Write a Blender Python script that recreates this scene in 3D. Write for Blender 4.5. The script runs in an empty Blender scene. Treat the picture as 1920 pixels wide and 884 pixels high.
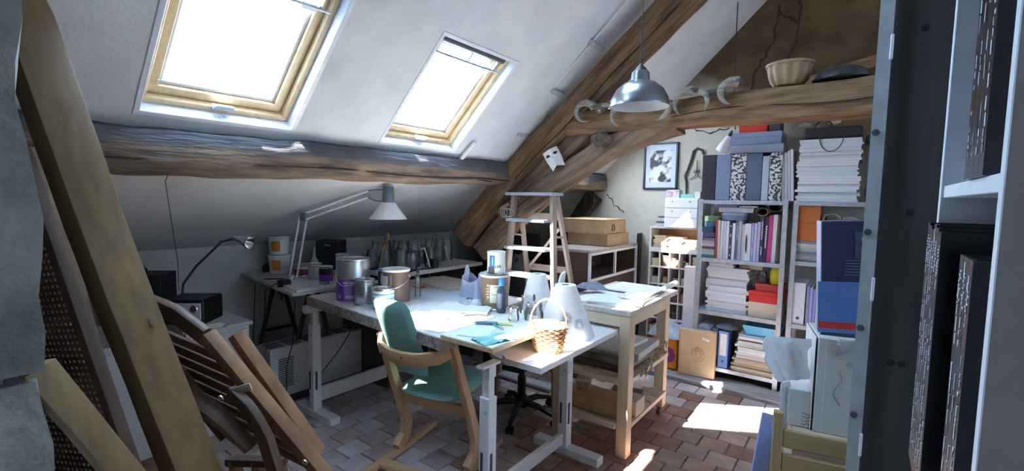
import bpy, bmesh, math, random
from math import sin, cos, pi, radians, sqrt
from mathutils import Vector, Matrix, noise
rnd = random.Random(7)
SC = bpy.context.scene
COL = SC.collection
V = Vector

# ---------------------------------------------------------------- camera
H = 1.55
yaw, pit, rol = radians(37), radians(4.5), radians(1.0)
f0 = V((-sin(yaw), cos(yaw), 0)); r0 = V((cos(yaw), sin(yaw), 0)); zz = V((0, 0, 1))
fw = f0*cos(pit) - zz*sin(pit); up = f0*sin(pit) + zz*cos(pit)
RX = r0*cos(rol) + up*sin(rol); UP = up*cos(rol) - r0*sin(rol)
cd = bpy.data.cameras.new('camera'); cam = bpy.data.objects.new('camera', cd); COL.objects.link(cam)
cd.sensor_width = 36; cd.lens = 880/1920*36; cd.clip_start = .05; cd.clip_end = 100
m3 = Matrix((RX, UP, -fw)).transposed()
cam.matrix_world = Matrix.Translation((0, 0, H)) @ m3.to_4x4()
SC.camera = cam

# ---------------------------------------------------------------- sky, sun, exposure
w = bpy.data.worlds.new('sky'); SC.world = w; w.use_nodes = True
bg = w.node_tree.nodes['Background']; bg.inputs[0].default_value = (.52, .74, 1.0, 1); bg.inputs[1].default_value = 11
sd = bpy.data.lights.new('sun', 'SUN'); sun = bpy.data.objects.new('sun', sd); COL.objects.link(sun)
sd.energy = 50; sd.angle = radians(.6); sd.color = (1, .96, .9)
SUN = V((.15, .65, -1)).normalized()
sun.rotation_euler = SUN.to_track_quat('-Z', 'Y').to_euler(); sun.location = (-6, -5, 9)
vs = SC.view_settings
vs.view_transform = 'Standard'; vs.look = 'None'; vs.gamma = 1; vs.use_curve_mapping = False; vs.exposure = 0.95

# ---------------------------------------------------------------- materials
MT = {}
def mat(key, col, rough=.6, metal=0, col2=None, scale=12, stretch=None, bump=0, bscale=None, spec=.5, detail=5, lo=.35, hi=.65, coat=0):
    if key in MT: return MT[key]
    m = bpy.data.materials.new(key); m.use_nodes = True; nt = m.node_tree; b = nt.nodes['Principled BSDF']
    b.inputs['Roughness'].default_value = rough; b.inputs['Metallic'].default_value = metal
    b.inputs['Specular IOR Level'].default_value = spec
    if coat: b.inputs['Coat Weight'].default_value = coat
    c1 = (*col, 1)
    if col2 is None: col2 = tuple(c*.82 for c in col)
    tc = nt.nodes.new('ShaderNodeTexCoord'); mp = nt.nodes.new('ShaderNodeMapping')
    nt.links.new(tc.outputs['Object'], mp.inputs[0])
    if stretch: mp.inputs['Scale'].default_value = stretch
    n = nt.nodes.new('ShaderNodeTexNoise'); n.inputs['Scale'].default_value = scale; n.inputs['Detail'].default_value = detail
    nt.links.new(mp.outputs[0], n.inputs['Vector'])
    r = nt.nodes.new('ShaderNodeValToRGB'); r.color_ramp.elements[0].position = lo; r.color_ramp.elements[1].position = hi
    r.color_ramp.elements[0].color = (*col2, 1); r.color_ramp.elements[1].color = c1
    nt.links.new(n.outputs[0], r.inputs[0]); nt.links.new(r.outputs[0], b.inputs['Base Color'])
    if bump:
        n2 = n
        if bscale:
            n2 = nt.nodes.new('ShaderNodeTexNoise'); n2.inputs['Scale'].default_value = bscale; n2.inputs['Detail'].default_value = 6
            nt.links.new(mp.outputs[0], n2.inputs['Vector'])
        bn = nt.nodes.new('ShaderNodeBump'); bn.inputs['Strength'].default_value = bump; bn.inputs['Distance'].default_value = .02
        nt.links.new(n2.outputs[0], bn.inputs['Height']); nt.links.new(bn.outputs[0], b.inputs['Normal'])
    MT[key] = m
    return m
def glass(key, tint=(1, 1, 1), rough=.02, mixf=.12, ior=1.45):
    if key in MT: return MT[key]
    m = bpy.data.materials.new(key); m.use_nodes = True; nt = m.node_tree; nt.nodes.clear()
    o = nt.nodes.new('ShaderNodeOutputMaterial'); mx = nt.nodes.new('ShaderNodeMixShader')
    t = nt.nodes.new('ShaderNodeBsdfTransparent'); t.inputs[0].default_value = (*tint, 1)
    g = nt.nodes.new('ShaderNodeBsdfGlossy'); g.inputs['Roughness'].default_value = rough
    fr = nt.nodes.new('ShaderNodeLayerWeight'); fr.inputs['Blend'].default_value = mixf
    nt.links.new(fr.outputs['Fresnel'], mx.inputs[0]); nt.links.new(t.outputs[0], mx.inputs[1]); nt.links.new(g.outputs[0], mx.inputs[2])
    nt.links.new(mx.outputs[0], o.inputs[0])
    MT[key] = m
    return m
def P(key, col, rough=.5, **k):      # plain paint or plastic with a faint mottling
    k.setdefault('scale', 30); k.setdefault('col2', tuple(c*.93 for c in col))
    return mat(key, col, rough, **k)

# ---------------------------------------------------------------- mesh builder
class MB:
    def __init__(s): s.bm = bmesh.new()
    def add(s, vs_, fs):
        b = s.bm; vv = [b.verts.new(v) for v in vs_]
        for f in fs:
            try: b.faces.new([vv[i] for i in f])
            except ValueError: pass
        return vv
    def box(s, c, d, rz=0, b=0, rot=None, taper=None):
        x, y, z = d[0]/2, d[1]/2, d[2]/2; M = rot if rot is not None else Matrix.Rotation(rz, 3, 'Z'); c = V(c)
        t = taper or 1
        if b <= 0:
            q = [(-x*(t if k < 0 else 1), -y*(t if k < 0 else 1), k) for k in (-z, z)]
            vs_ = []
            for k in (-z, z):
                e = t if k < 0 else 1
                vs_ += [(-x*e, -y*e, k), (x*e, -y*e, k), (x*e, y*e, k), (-x*e, y*e, k)]
            s.add([c + M @ V(v) for v in vs_], [(3, 2, 1, 0), (4, 5, 6, 7), (0, 1, 5, 4), (1, 2, 6, 5), (2, 3, 7, 6), (3, 0, 4, 7)])
        else:
            b = min(b, x*.9, y*.9, z*.9); n0 = len(s.bm.verts); vid = {}; vs_ = []
            for sx in (-1, 1):
                for sy in (-1, 1):
                    for sz in (-1, 1):
                        e = t if sz < 0 else 1
                        for a in range(3):
                            p = [sx*(x*e - b), sy*(y*e - b), sz*(z - b)]; p[a] = (sx*x*e, sy*y*e, sz*z)[a]
                            vid[(sx, sy, sz, a)] = len(vs_); vs_.append(c + M @ V(p))
            fs = []
            for a in range(3):
                o = [i for i in range(3) if i != a]
                for sg in (-1, 1):
                    f = []
                    for (p, q) in ((-1, -1), (1, -1), (1, 1), (-1, 1)):
                        k = [0, 0, 0]; k[a] = sg; k[o[0]] = p; k[o[1]] = q; f.append(vid[(*k, a)])
                    if (sg < 0) != (a == 1): f.reverse()
                    fs.append(f)
            for a in range(3):
                o = [i for i in range(3) if i != a]
                for p in (-1, 1):
                    for q in (-1, 1):
                        f = []
                        for (sg, ax) in ((-1, o[0]), (1, o[0]), (1, o[1]), (-1, o[1])):
                            k = [0, 0, 0]; k[a] = sg; k[o[0]] = p; k[o[1]] = q; f.append(vid[(*k, ax)])
                        fs.append(f)
            for sx in (-1, 1):
                for sy in (-1, 1):
                    for sz in (-1, 1): fs.append([vid[(sx, sy, sz, a)] for a in range(3)])
            s.add(vs_, fs)
        return s
    def rings(s, rr, close=True, cap=True):
        b = s.bm; vv = [[b.verts.new(p) for p in r] for r in rr]; n = len(rr[0])
        for i in range(len(vv) - 1):
            for j in range(n if close else n - 1):
                k = (j + 1) % n
                try: b.faces.new((vv[i][j], vv[i][k], vv[i+1][k], vv[i+1][j]))
                except ValueError: pass
        if cap and close:
            try: b.faces.new(list(reversed(vv[0])))
            except ValueError: pass
            try: b.faces.new(vv[-1])
            except ValueError: pass
        return s
    def tube(s, pts, r, seg=8, cap=True, flat=None, closed=False):
        pts = [V(p) for p in pts]; n = len(pts); rs = r if isinstance(r, (list, tuple)) else [r]*n
        rr = []; pu = None
        for i, p in enumerate(pts):
            t = (pts[min(i+1, n-1)] - pts[max(i-1, 0)])
            if closed: t = pts[(i+1) % n] - pts[i-1]
            t.normalize()
            if pu is None:
                pu = t.cross(V((0, 0, 1)))
                if pu.length < .05: pu = t.cross(V((0, 1, 0)))
            pu = (pu - t*pu.dot(t)).normalized(); pv = t.cross(pu)
            k = flat or 1
            rr.append([p + pu*(cos(2*pi*j/seg)*rs[i]) + pv*(sin(2*pi*j/seg)*rs[i]*k) for j in range(seg)])
        if closed: rr.append(rr[0][:]); cap = False
        return s.rings(rr, True, cap)
    def cyl(s, p0, p1, r, r1=None, seg=16): return s.tube([p0, p1], [r, r if r1 is None else r1], seg)
    def lathe(s, prof, c=(0, 0, 0), seg=24, M=None, cap=True, wave=None):
        c = V(c); rr = []
        for (r, z) in prof:
            ring = []
            for j in range(seg):
                a = 2*pi*j/seg; q = r*(wave(a) if wave else 1); p = V((q*cos(a), q*sin(a), z))
                ring.append(c + (M @ p if M is not None else p))
            rr.append(ring)
        return s.rings(rr, True, cap)
    def prism(s, pts, d, M=None):          # 2d outline in xy, extruded d along z, then placed by 4x4 M
        n = len(pts); M = M or Matrix()
        vs_ = [M @ V((x, y, 0)) for x, y in pts] + [M @ V((x, y, d)) for x, y in pts]
        s.add(vs_, [list(range(n-1, -1, -1)), list(range(n, 2*n))] + [(i, (i+1) % n, n + (i+1) % n, n + i) for i in range(n)])
        return s
    def grid(s, f, nu, nv, th=0):
        P_ = [[V(f(i/nu, j/nv)) for j in range(nv+1)] for i in range(nu+1)]
        b = s.bm
        def lay(off):
            return [[b.verts.new(P_[i][j] + off[i][j]) for j in range(nv+1)] for i in range(nu+1)]
        z0 = [[V((0, 0, 0))]*(nv+1)]*(nu+1)
        A = lay(z0)
        for i in range(nu):
            for j in range(nv): b.faces.new((A[i][j], A[i+1][j], A[i+1][j+1], A[i][j+1]))
        if th:
            N = []
            for i in range(nu+1):
                row = []
                for j in range(nv+1):
                    a = P_[min(i+1, nu)][j] - P_[max(i-1, 0)][j]; c = P_[i][min(j+1, nv)] - P_[i][max(j-1, 0)]
                    nn = a.cross(c); nn = nn.normalized() if nn.length > 1e-9 else V((0, 0, 1)); row.append(nn*(-th))
                N.append(row)
            B = lay(N)
            for i in range(nu):
                for j in range(nv): b.faces.new((B[i][j+1], B[i+1][j+1], B[i+1][j], B[i][j]))
            for i in range(nu):
                b.faces.new((A[i+1][0], A[i][0], B[i][0], B[i+1][0])); b.faces.new((A[i][nv], A[i+1][nv], B[i+1][nv], B[i][nv]))
            for j in range(nv):
                b.faces.new((A[0][j], A[0][j+1], B[0][j+1], B[0][j])); b.faces.new((A[nu][j+1], A[nu][j], B[nu][j], B[nu][j+1]))
        return s
    def beam(s, pts, w, h, side=(0, 1, 0), seed=0, amp=.012, ch=.22, step=.09, wob=.012):
        # rough-hewn timber: chamfered rectangular section along a polyline, w across "side", h across the other way
        pts = [V(p) for p in pts]; L = [0]
        for a, b in zip(pts, pts[1:]): L.append(L[-1] + (b-a).length)
        n = max(3, int(L[-1]/step)); rr = []; side = V(side).normalized()
        ws = w if isinstance(w, (list, tuple)) else [w]*len(pts); hs = h if isinstance(h, (list, tuple)) else [h]*len(pts)
        for i in range(n+1):
            t = L[-1]*i/n; k = 0
            while k < len(pts)-2 and t > L[k+1]: k += 1
            f = (t - L[k])/(L[k+1]-L[k]); p = pts[k].lerp(pts[k+1], f); ww = ws[k]+(ws[k+1]-ws[k])*f; hh = hs[k]+(hs[k+1]-hs[k])*f
            d = (pts[k+1]-pts[k]).normalized()
            if len(pts) > 2:
                k2 = min(k+1, len(pts)-2) if f > .5 else max(k-1, 0)
                d2 = (pts[k2+1]-pts[k2]).normalized(); d = d.lerp(d2, abs(f-.5)).normalized()
            a = (side - d*side.dot(d)).normalized(); u = d.cross(a)
            p = p + a*(noise.noise(V((t*1.3, seed*3.1, 0)))*wob) + u*(noise.noise(V((t*1.1, seed*5.7, 4)))*wob*1.6)
            sec = []
            for (sx, sy) in ((-1, -1), (1, -1), (1, 1), (-1, 1)):
                cw = min(ww, hh)*ch
                e = [(sx*ww/2, sy*(hh/2 - cw)), (sx*(ww/2 - cw*.3), sy*(hh/2-cw*.3)), (sx*(ww/2 - cw), sy*hh/2)]
                if sx*sy > 0: e.reverse()
                if (sx, sy) in ((-1, -1), (1, 1)): pass
                sec += e
            ring = []
            # order points around
            for (x, y) in sorted(sec, key=lambda q: math.atan2(q[1], q[0])):
                g = 1 + amp/min(ww, hh)*2*(noise.noise(V((t*4 + seed, x*9, y*9 + seed*2))) + .6*noise.noise(V((t*13, x*20 + seed, y*20))))
                ring.append(p + a*(x*g) + u*(y*g))
            rr.append(ring)
        return s.rings(rr)
    def mesh(s, name, m, smooth=35):
        bmesh.ops.recalc_face_normals(s.bm, faces=s.bm.faces)
        me = bpy.data.meshes.new(name); s.bm.to_mesh(me); s.bm.free()
        if smooth:
            me.polygons.foreach_set('use_smooth', [True]*len(me.polygons)); me.set_sharp_from_angle(angle=radians(smooth))
        if m is not None: me.materials.append(m)
        return me
    def build(s, name, m, parent=None, world=True, loc=None, smooth=35):
        if world and parent is not None and parent in MW: s.bm.transform(MW[parent].inverted())
        o = bpy.data.objects.new(name, s.mesh(name, m, smooth)); COL.objects.link(o)
        if parent is not None: o.parent = parent
        MW[o] = MW[parent] if parent is not None else Matrix()
        if loc is not None:            # re-origin a top-level mesh at loc
            o.data.transform(Matrix.Translation(-V(loc))); o.location = loc; MW[o] = Matrix.Translation(loc)
        return o
MW = {}
def tag(o, label, cat, group=None, kind=None):
    o['label'] = label; o['category'] = cat
    if group: o['group'] = group
    if kind: o['kind'] = kind
    return o
def thing(name, label, cat, loc=(0, 0, 0), rz=0, group=None):
    o = bpy.data.objects.new(name, None); COL.objects.link(o); o.empty_display_size = .05
    o.location = loc; o.rotation_euler = (0, 0, rz)
    MW[o] = Matrix.Translation(loc) @ Matrix.Rotation(rz, 4, 'Z')
    return tag(o, label, cat, group)
def struct(o): o['kind'] = 'structure'; return o
def inst(name, me, parent=None, loc=(0, 0, 0), rot=(0, 0, 0), sc=(1, 1, 1)):
    o = bpy.data.objects.new(name, me); COL.objects.link(o); o.location = loc; o.rotation_euler = rot; o.scale = sc
    if parent is not None: o.parent = parent
    MW[o] = Matrix.LocRotScale(V(loc), None, V(sc))
    return o
def copy_tree(o, parent=None):
    c = o.copy(); COL.objects.link(c); c.parent = parent
    for ch in [k for k in o.children]: copy_tree(ch, c)
    return c
ORD = ['first', 'second', 'third', 'fourth', 'fifth', 'sixth', 'seventh', 'eighth', 'ninth', 'tenth', 'eleventh', 'twelfth', 'thirteenth', 'fourteenth', 'fifteenth', 'sixteenth', 'seventeenth', 'eighteenth', 'nineteenth', 'twentieth', 'twenty-first', 'twenty-second', 'twenty-third', 'twenty-fourth', 'twenty-fifth', 'twenty-sixth', 'twenty-seventh', 'twenty-eighth']
def text_mesh(body, size, m, ext=.0004):
    cu = bpy.data.curves.new('lettering', 'FONT'); cu.body = body; cu.size = size; cu.extrude = ext; cu.align_x = 'CENTER'; cu.align_y = 'CENTER'
    cu.resolution_u = 2
    o = bpy.data.objects.new('lettering', cu); COL.objects.link(o); bpy.context.view_layer.update()
    me = bpy.data.meshes.new_from_object(o.evaluated_get(bpy.context.evaluated_depsgraph_get())); me.name = 'lettering'
    bpy.data.objects.remove(o); bpy.data.curves.remove(cu)
    me.materials.clear(); me.materials.append(m)
    return me
def wrap_text(me, R):        # bend lettering lying in xz (facing -y) round a vertical cylinder of radius R
    for v in me.vertices:
        a = v.co.x/R; rr = R + v.co.z + .0006
        v.co = V((sin(a)*rr, -cos(a)*rr, v.co.y))
    return me

# shared materials
oak = lambda k, ax, a=(.30, .20, .13), b=(.10, .065, .045): mat(k, a, .8, col2=b, scale=4.0, stretch={'x': (1, 7, 7), 'y': (7, 1, 7), 'z': (7, 7, 1)}[ax], bump=.8, bscale=9, detail=10, lo=.3, hi=.72, spec=.2)
pine = lambda k, ax, a=(.72, .52, .30), b=(.58, .38, .19), r=.5: mat(k, a, r, col2=b, scale=2.5, stretch={'x': (1, 14, 14), 'y': (14, 1, 14), 'z': (14, 14, 1)}[ax], bump=.05, detail=6, lo=.3, hi=.7, spec=.35)
PLASTER = mat('white_plaster', (.74, .75, .77), .9, col2=(.66, .67, .70), scale=5, bump=.12, bscale=60, spec=.1)
WHITE = P('white_paint', (.80, .80, .80), .4)
STEELW = P('white_steel', (.78, .78, .80), .35)
BLACK = P('black_plastic', (.012, .012, .014), .4)
PAPER = mat('paper_white', (.80, .80, .78), .85, col2=(.72, .72, .70), scale=20, spec=.1)
CHROME = mat('chrome', (.8, .8, .82), .18, metal=1, scale=10)
GALV = mat('galvanised', (.58, .61, .66), .45, metal=.6, col2=(.46, .49, .54), scale=25)
CARD = mat('cardboard', (.52, .36, .21), .85, col2=(.44, .29, .16), scale=14, spec=.1)
GLASS = glass('clear_glass', (.985, .995, .99), mixf=.3)
def dusty(m, f, col):          # a film of dust on the jars
    nt = m.node_tree; o = [n for n in nt.nodes if n.type == 'OUTPUT_MATERIAL'][0]; src = o.inputs[0].links[0].from_socket
    d = nt.nodes.new('ShaderNodeBsdfPrincipled'); d.inputs['Base Color'].default_value = (*col, 1); d.inputs['Roughness'].default_value = .15
    mx = nt.nodes.new('ShaderNodeMixShader'); mx.inputs[0].default_value = f
    nt.links.new(src, mx.inputs[1]); nt.links.new(d.outputs[0], mx.inputs[2]); nt.links.new(mx.outputs[0], o.inputs[0])
dusty(GLASS, .06, (.70, .76, .76))

# ================================================================ THE ROOM
SLOPE = .978; SA = math.atan(SLOPE); cs, ss = cos(SA), sin(SA)
def slope_pt(s, y, h=0): return V((-2.32 + s*cs - h*ss, y, 1.83 + s*ss + h*cs))      # h > 0 is outside, above the roof
LOW = (.056, .773)
WINS = [(.606, 1.206, *LOW), (1.749, 2.349, *LOW), (3.545, 4.145, *LOW), (3.27, 3.66, .80, 1.38), (.42, 1.00, 1.0, 1.52), (1.22, 1.88, 1.22, 2.26), (1.97, 2.36, 1.26, 1.62)]     # two in view, the others unseen and added to let light in
YB, YG, XL, XR = -1.6, 4.7, -4.2, 3.62
RX_, RZ_ = .6, 1.83 + SLOPE*2.92
# roof slope with openings for the roof windows
b = MB(); ys = sorted({YB, YG, *[w_[0] for w_ in WINS], *[w_[1] for w_ in WINS]}); sg = sorted({-.14, 4.084, *[w_[2] for w_ in WINS], *[w_[3] for w_ in WINS]})
for i in range(len(ys)-1):
    for j in range(len(sg)-1):
        yc, sc_ = (ys[i]+ys[i+1])/2, (sg[j]+sg[j+1])/2
        if any(w_[0] < yc < w_[1] and w_[2] < sc_ < w_[3] for w_ in WINS): continue
        b.add([slope_pt(sg[j], ys[i]), slope_pt(sg[j], ys[i+1]), slope_pt(sg[j+1], ys[i+1]), slope_pt(sg[j+1], ys[i])], [(0, 1, 2, 3)])
bmesh.ops.remove_doubles(b.bm, verts=b.bm.verts, dist=1e-5)
ceil = struct(b.build('ceiling', PLASTER, smooth=0))
p0 = slope_pt(-.14, 0)
LOWP = mat('white_plaster_aged', (.72, .72, .74), .9, col2=(.62, .62, .64), scale=2.5, bump=.12, bscale=50, spec=.1)
b = MB(); b.add([(XL, YB, 1.12), (XL, YG, 1.12), (p0.x, YG, p0.z), (p0.x, YB, p0.z)], [(0, 1, 2, 3)])
struct(b.build('ceiling_eaves', LOWP, smooth=0))
FILL_WINS = [(.75, 1.55, .06, 1.0), (2.0, 2.8, .06, 1.0)]       # unseen roof windows added to the opposite slope for fill light
def mirr(p): return V((2*RX_ - p.x, p.y, p.z))
b = MB(); ys = sorted({YB, YG, *[w_[0] for w_ in FILL_WINS], *[w_[1] for w_ in FILL_WINS]}); sg = [-.14, .06, 1.0, 4.084]
for i in range(len(ys)-1):
    for j in range(3):
        yc, sc_ = (ys[i]+ys[i+1])/2, (sg[j]+sg[j+1])/2
        if any(w_[0] < yc < w_[1] and w_[2] < sc_ < w_[3] for w_ in FILL_WINS): continue
        b.add([mirr(slope_pt(sg[j], ys[i])), mirr(slope_pt(sg[j], ys[i+1])), mirr(slope_pt(sg[j+1], ys[i+1])), mirr(slope_pt(sg[j+1], ys[i]))], [(0, 1, 2, 3)])
bmesh.ops.remove_doubles(b.bm, verts=b.bm.verts, dist=1e-5)
struct(b.build('ceiling_right', PLASTER, smooth=0))
b = MB(); b.add([(XL, YB, -.1), (XL, YG, -.1), (XL, YG, 1.12), (XL, YB, 1.12)], [(0, 1, 2, 3)])
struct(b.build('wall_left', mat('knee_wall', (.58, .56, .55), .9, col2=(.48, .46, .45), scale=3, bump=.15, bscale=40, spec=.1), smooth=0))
b = MB(); b.add([(XR, YB, -.1), (XR, YG, -.1), (XR, YG, 1.693), (XR, YB, 1.693)], [(0, 1, 2, 3)])
struct(b.build('wall_right', PLASTER, smooth=0))
GP = [(XL, -.1), (XR, -.1), (XR, 1.693), (RX_, RZ_), (p0.x, p0.z), (XL, 1.12)]
b = MB(); b.add([(x, YB, z) for x, z in GP], [list(range(6))])
struct(b.build('wall_front', mat('front_wall_brown', (.26, .22, .18), .9, col2=(.18, .15, .12), scale=3), smooth=0))
# gable wall: grey lime plaster below, bare clay render above the tie beam
def gable_mat():
    m = mat('gable_plaster', (.60, .58, .50), .92, col2=(.47, .45, .38), scale=2.2, bump=.35, bscale=14, spec=.1, detail=8)
    nt = m.node_tree; bs = nt.nodes['Principled BSDF']; rp = bs.inputs['Base Color'].links[0].from_node
    tc = [n for n in nt.nodes if n.type == 'TEX_COORD'][0]
    sp = nt.nodes.new('ShaderNodeSeparateXYZ'); nt.links.new(tc.outputs['Object'], sp.inputs[0])
    n = nt.nodes.new('ShaderNodeTexNoise'); n.inputs['Scale'].default_value = 3; n.inputs['Detail'].default_value = 8; nt.links.new(tc.outputs['Object'], n.inputs['Vector'])
    # boundary climbs to the left: z - .35*(x + .5)*-1 with a ragged edge
    a = nt.nodes.new('ShaderNodeMath'); a.operation = 'MULTIPLY_ADD'; a.inputs[1].default_value = .55; nt.links.new(n.outputs[0], a.inputs[0]); nt.links.new(sp.outputs['Z'], a.inputs[2])
    a2 = nt.nodes.new('ShaderNodeMath'); a2.operation = 'MULTIPLY_ADD'; a2.inputs[1].default_value = .55; nt.links.new(sp.outputs['X'], a2.inputs[0]); nt.links.new(a.outputs[0], a2.inputs[2])
    mr = nt.nodes.new('ShaderNodeMapRange'); mr.inputs['From Min'].default_value = 2.02; mr.inputs['From Max'].default_value = 2.32; nt.links.new(a2.outputs[0], mr.inputs['Value'])
    r2 = nt.nodes.new('ShaderNodeValToRGB'); r2.color_ramp.elements[0].color = (.075, .048, .026, 1); r2.color_ramp.elements[1].color = (.19, .13, .075, 1); r2.color_ramp.elements[0].position = .3; r2.color_ramp.elements[1].position = .7
    nt.links.new(n.outputs[0], r2.inputs[0])
    mx = nt.nodes.new('ShaderNodeMix'); mx.data_type = 'RGBA'
    nt.links.new(mr.outputs[0], mx.inputs[0]); nt.links.new(rp.outputs[0], mx.inputs[6]); nt.links.new(r2.outputs[0], mx.inputs[7]); nt.links.new(mx.outputs[2], bs.inputs['Base Color'])
    return m
b = MB(); b.add([(x, YG, z) for x, z in GP] + [(x, YG+.3, z) for x, z in GP], [list(range(6)), list(range(11, 5, -1))] + [(i, (i+1) % 6, 6+(i+1) % 6, 6+i) for i in range(6)])
gable = struct(b.build('wall_back', gable_mat(), smooth=0))
CRACK = P('crack_dark', (.05, .035, .025), .95)
def crack(pts, r, seed):
    q = random.Random(seed); path = []
    for a, c in zip(pts, pts[1:]):
        for k in range(6):
            f = k/6; path.append((a[0]+(c[0]-a[0])*f + q.uniform(-.014, .014), YG-.001, a[1]+(c[1]-a[1])*f + q.uniform(-.012, .012)))
    path.append((pts[-1][0], YG-.001, pts[-1][1]))
    MB().tube(path, [r*q.uniform(.4, 1.2) for _ in path], 5).build('crack', CRACK, gable)
crack([(-.70, 3.24), (-.74, 2.95), (-.86, 2.72), (-.93, 2.35)], .010, 1)
crack([(-.55, 3.3), (-.56, 3.0), (-.62, 2.72)], .009, 2)
crack([(-.72, 3.2), (-.62, 3.12), (-.55, 3.06)], .008, 3)
crack([(-2.25, 1.62), (-2.17, 1.5), (-2.06, 1.42)], .006, 4)
crack([(-1.45, 2.26), (-1.22, 2.2), (-1.05, 2.24)], .006, 5)
# loose lumps of render where the plaster meets the clay
for i in range(16):
    q = random.Random(40+i); x = -1.75 + .105*i + q.uniform(-.03, .03); z = 2.30 - .0*i + q.uniform(-.10, .06)
    bb = MB(); bmesh.ops.create_icosphere(bb.bm, subdivisions=1, radius=1); bb.bm.transform(Matrix.Translation((x, YG-.002, z)) @ Matrix.Diagonal((q.uniform(.03, .07), .012, q.uniform(.015, .035), 1)))
    bb.build('render_lump', mat('render_lumps', (.50, .46, .36), .95, col2=(.34, .29, .2), scale=9, bump=.3), gable)

# ---- floor: terracotta tiles on a mortar bed
b = MB(); b.box(((XL+XR)/2, (YB+YG)/2, -.06), (XR-XL, YG-YB, .1)); 
floor = struct(b.build('floor', mat('mortar', (.20, .16, .13), .95, col2=(.13, .10, .085), scale=30, bump=.3), smooth=0))
TILES = [mat('terracotta_%d' % i, c, .62, col2=c2, scale=7, bump=.22, bscale=26, spec=.35, detail=9, lo=.32, hi=.68) for i, (c, c2) in enumerate([
    ((.36, .18, .12), (.22, .115, .085)), ((.40, .23, .165), (.26, .15, .115)), ((.34, .22, .18), (.23, .15, .125)), ((.43, .28, .22), (.29, .19, .155)), ((.29, .145, .10), (.18, .095, .07))])]
TILESL = [mat('terracotta_dust_sheen_%d' % i, c, .5, col2=c2, scale=6, bump=.22, bscale=26, spec=.5, detail=9, lo=.32, hi=.68) for i, (c, c2) in enumerate([
    ((.56, .50, .51), (.38, .32, .32)), ((.50, .42, .42), (.34, .27, .27)), ((.58, .52, .54), (.42, .36, .37)), ((.50, .38, .36), (.34, .24, .22)), ((.46, .38, .37), (.32, .25, .24))])]  # dust plus the sky's sheen on the left floor, painted into the colour
TS = .166; tl = []
q = random.Random(3)
def onscreen(p):
    d = V(p) - V((0, 0, H)); w_ = d.dot(fw)
    if w_ < .2: return False
    u, v_ = 960 + 880*d.dot(RX)/w_, 442 - 880*d.dot(UP)/w_
    return 380 < u < 1640 and 600 < v_ < 960
x = XL + .02
col = 0
while x < -1.66:                    # left part: courses running to the gable
    y = YB + (.5*TS if col % 2 else 0) + q.uniform(-.01, .01)
    while y < 4.02: tl.append((x+TS/2, y+TS/2)); y += TS
    x += TS; col += 1
xs = x; row = 0; y = 4.02 - TS
while y > YB:                       # right part: courses running across
    x = xs + (.5*TS if row % 2 else 0)
    while x < 1.6: tl.append((x+TS/2, y+TS/2)); x += TS
    y -= TS; row += 1
tl.sort(key=lambda p: (not (onscreen((*p, 0)) and -3.3 < p[0] < -.05 and p[1] < 4), (p[0]+1.5)**2*.4 + (p[1]-2.6)**2))
tmesh = []
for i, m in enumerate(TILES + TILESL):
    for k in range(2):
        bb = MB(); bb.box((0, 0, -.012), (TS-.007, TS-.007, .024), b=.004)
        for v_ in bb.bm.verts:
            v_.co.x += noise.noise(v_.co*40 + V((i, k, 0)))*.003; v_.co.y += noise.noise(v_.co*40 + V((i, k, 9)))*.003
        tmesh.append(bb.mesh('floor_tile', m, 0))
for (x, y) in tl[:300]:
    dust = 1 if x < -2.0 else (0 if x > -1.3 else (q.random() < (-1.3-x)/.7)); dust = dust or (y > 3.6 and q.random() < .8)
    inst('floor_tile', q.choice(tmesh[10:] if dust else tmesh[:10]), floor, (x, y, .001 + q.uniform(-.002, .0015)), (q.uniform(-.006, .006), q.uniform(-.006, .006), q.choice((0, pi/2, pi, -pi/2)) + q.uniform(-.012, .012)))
rest = MB()
for (x, y) in tl[300:]: rest.box((x, y, -.012 + q.uniform(-.002, .0015)), (TS-.007, TS-.007, .024))
o = rest.build('floor_tiles', TILES[1], floor, smooth=0); o['kind'] = 'stuff'
# weathered plank sill below the shelves
b = MB(); b.beam([(-2.6, 4.16, .005), (1.2, 4.16, .005)], .25, .05, side=(0, 1, 0), seed=3, amp=.004, ch=.1, wob=.004)
sill = struct(b.build('trim_1', mat('grey_plank', (.42, .40, .40), .85, col2=(.22, .20, .20), scale=3, stretch=(1, 12, 12), bump=.35, detail=8)))

# ---- roof windows, those in view and those added for light
PINEW = pine('window_pine', 'x', (.80, .62, .38), (.70, .50, .28), .35)
LINING = P('lining_white', (.78, .82, .90), .35); GASK = P('gasket_white', (.72, .74, .80), .5)
ALU = mat('window_aluminium', (.62, .72, .82), .3, metal=.7); DARKC = P('window_cowl', (.06, .055, .06), .4)
WM = Matrix(((0, cs, ss, -2.32), (1, 0, 0, 0), (0, ss, -cs, 1.83), (0, 0, 0, 1)))     # local x = along Y, y = up the slope, z = into the room
PANE = glass('window_glass', (.97, .99, 1), .0, .06)
SUN_DIFFUSER = bpy.data.materials.new('sun_diffuser_fabric'); SUN_DIFFUSER.use_nodes = True
_n = SUN_DIFFUSER.node_tree; _t = _n.nodes.new('ShaderNodeBsdfTranslucent'); _t.inputs[0].default_value = (.9, .93, 1, 1); _n.links.new(_t.outputs[0], _n.nodes['Material Output'].inputs[0])
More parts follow.
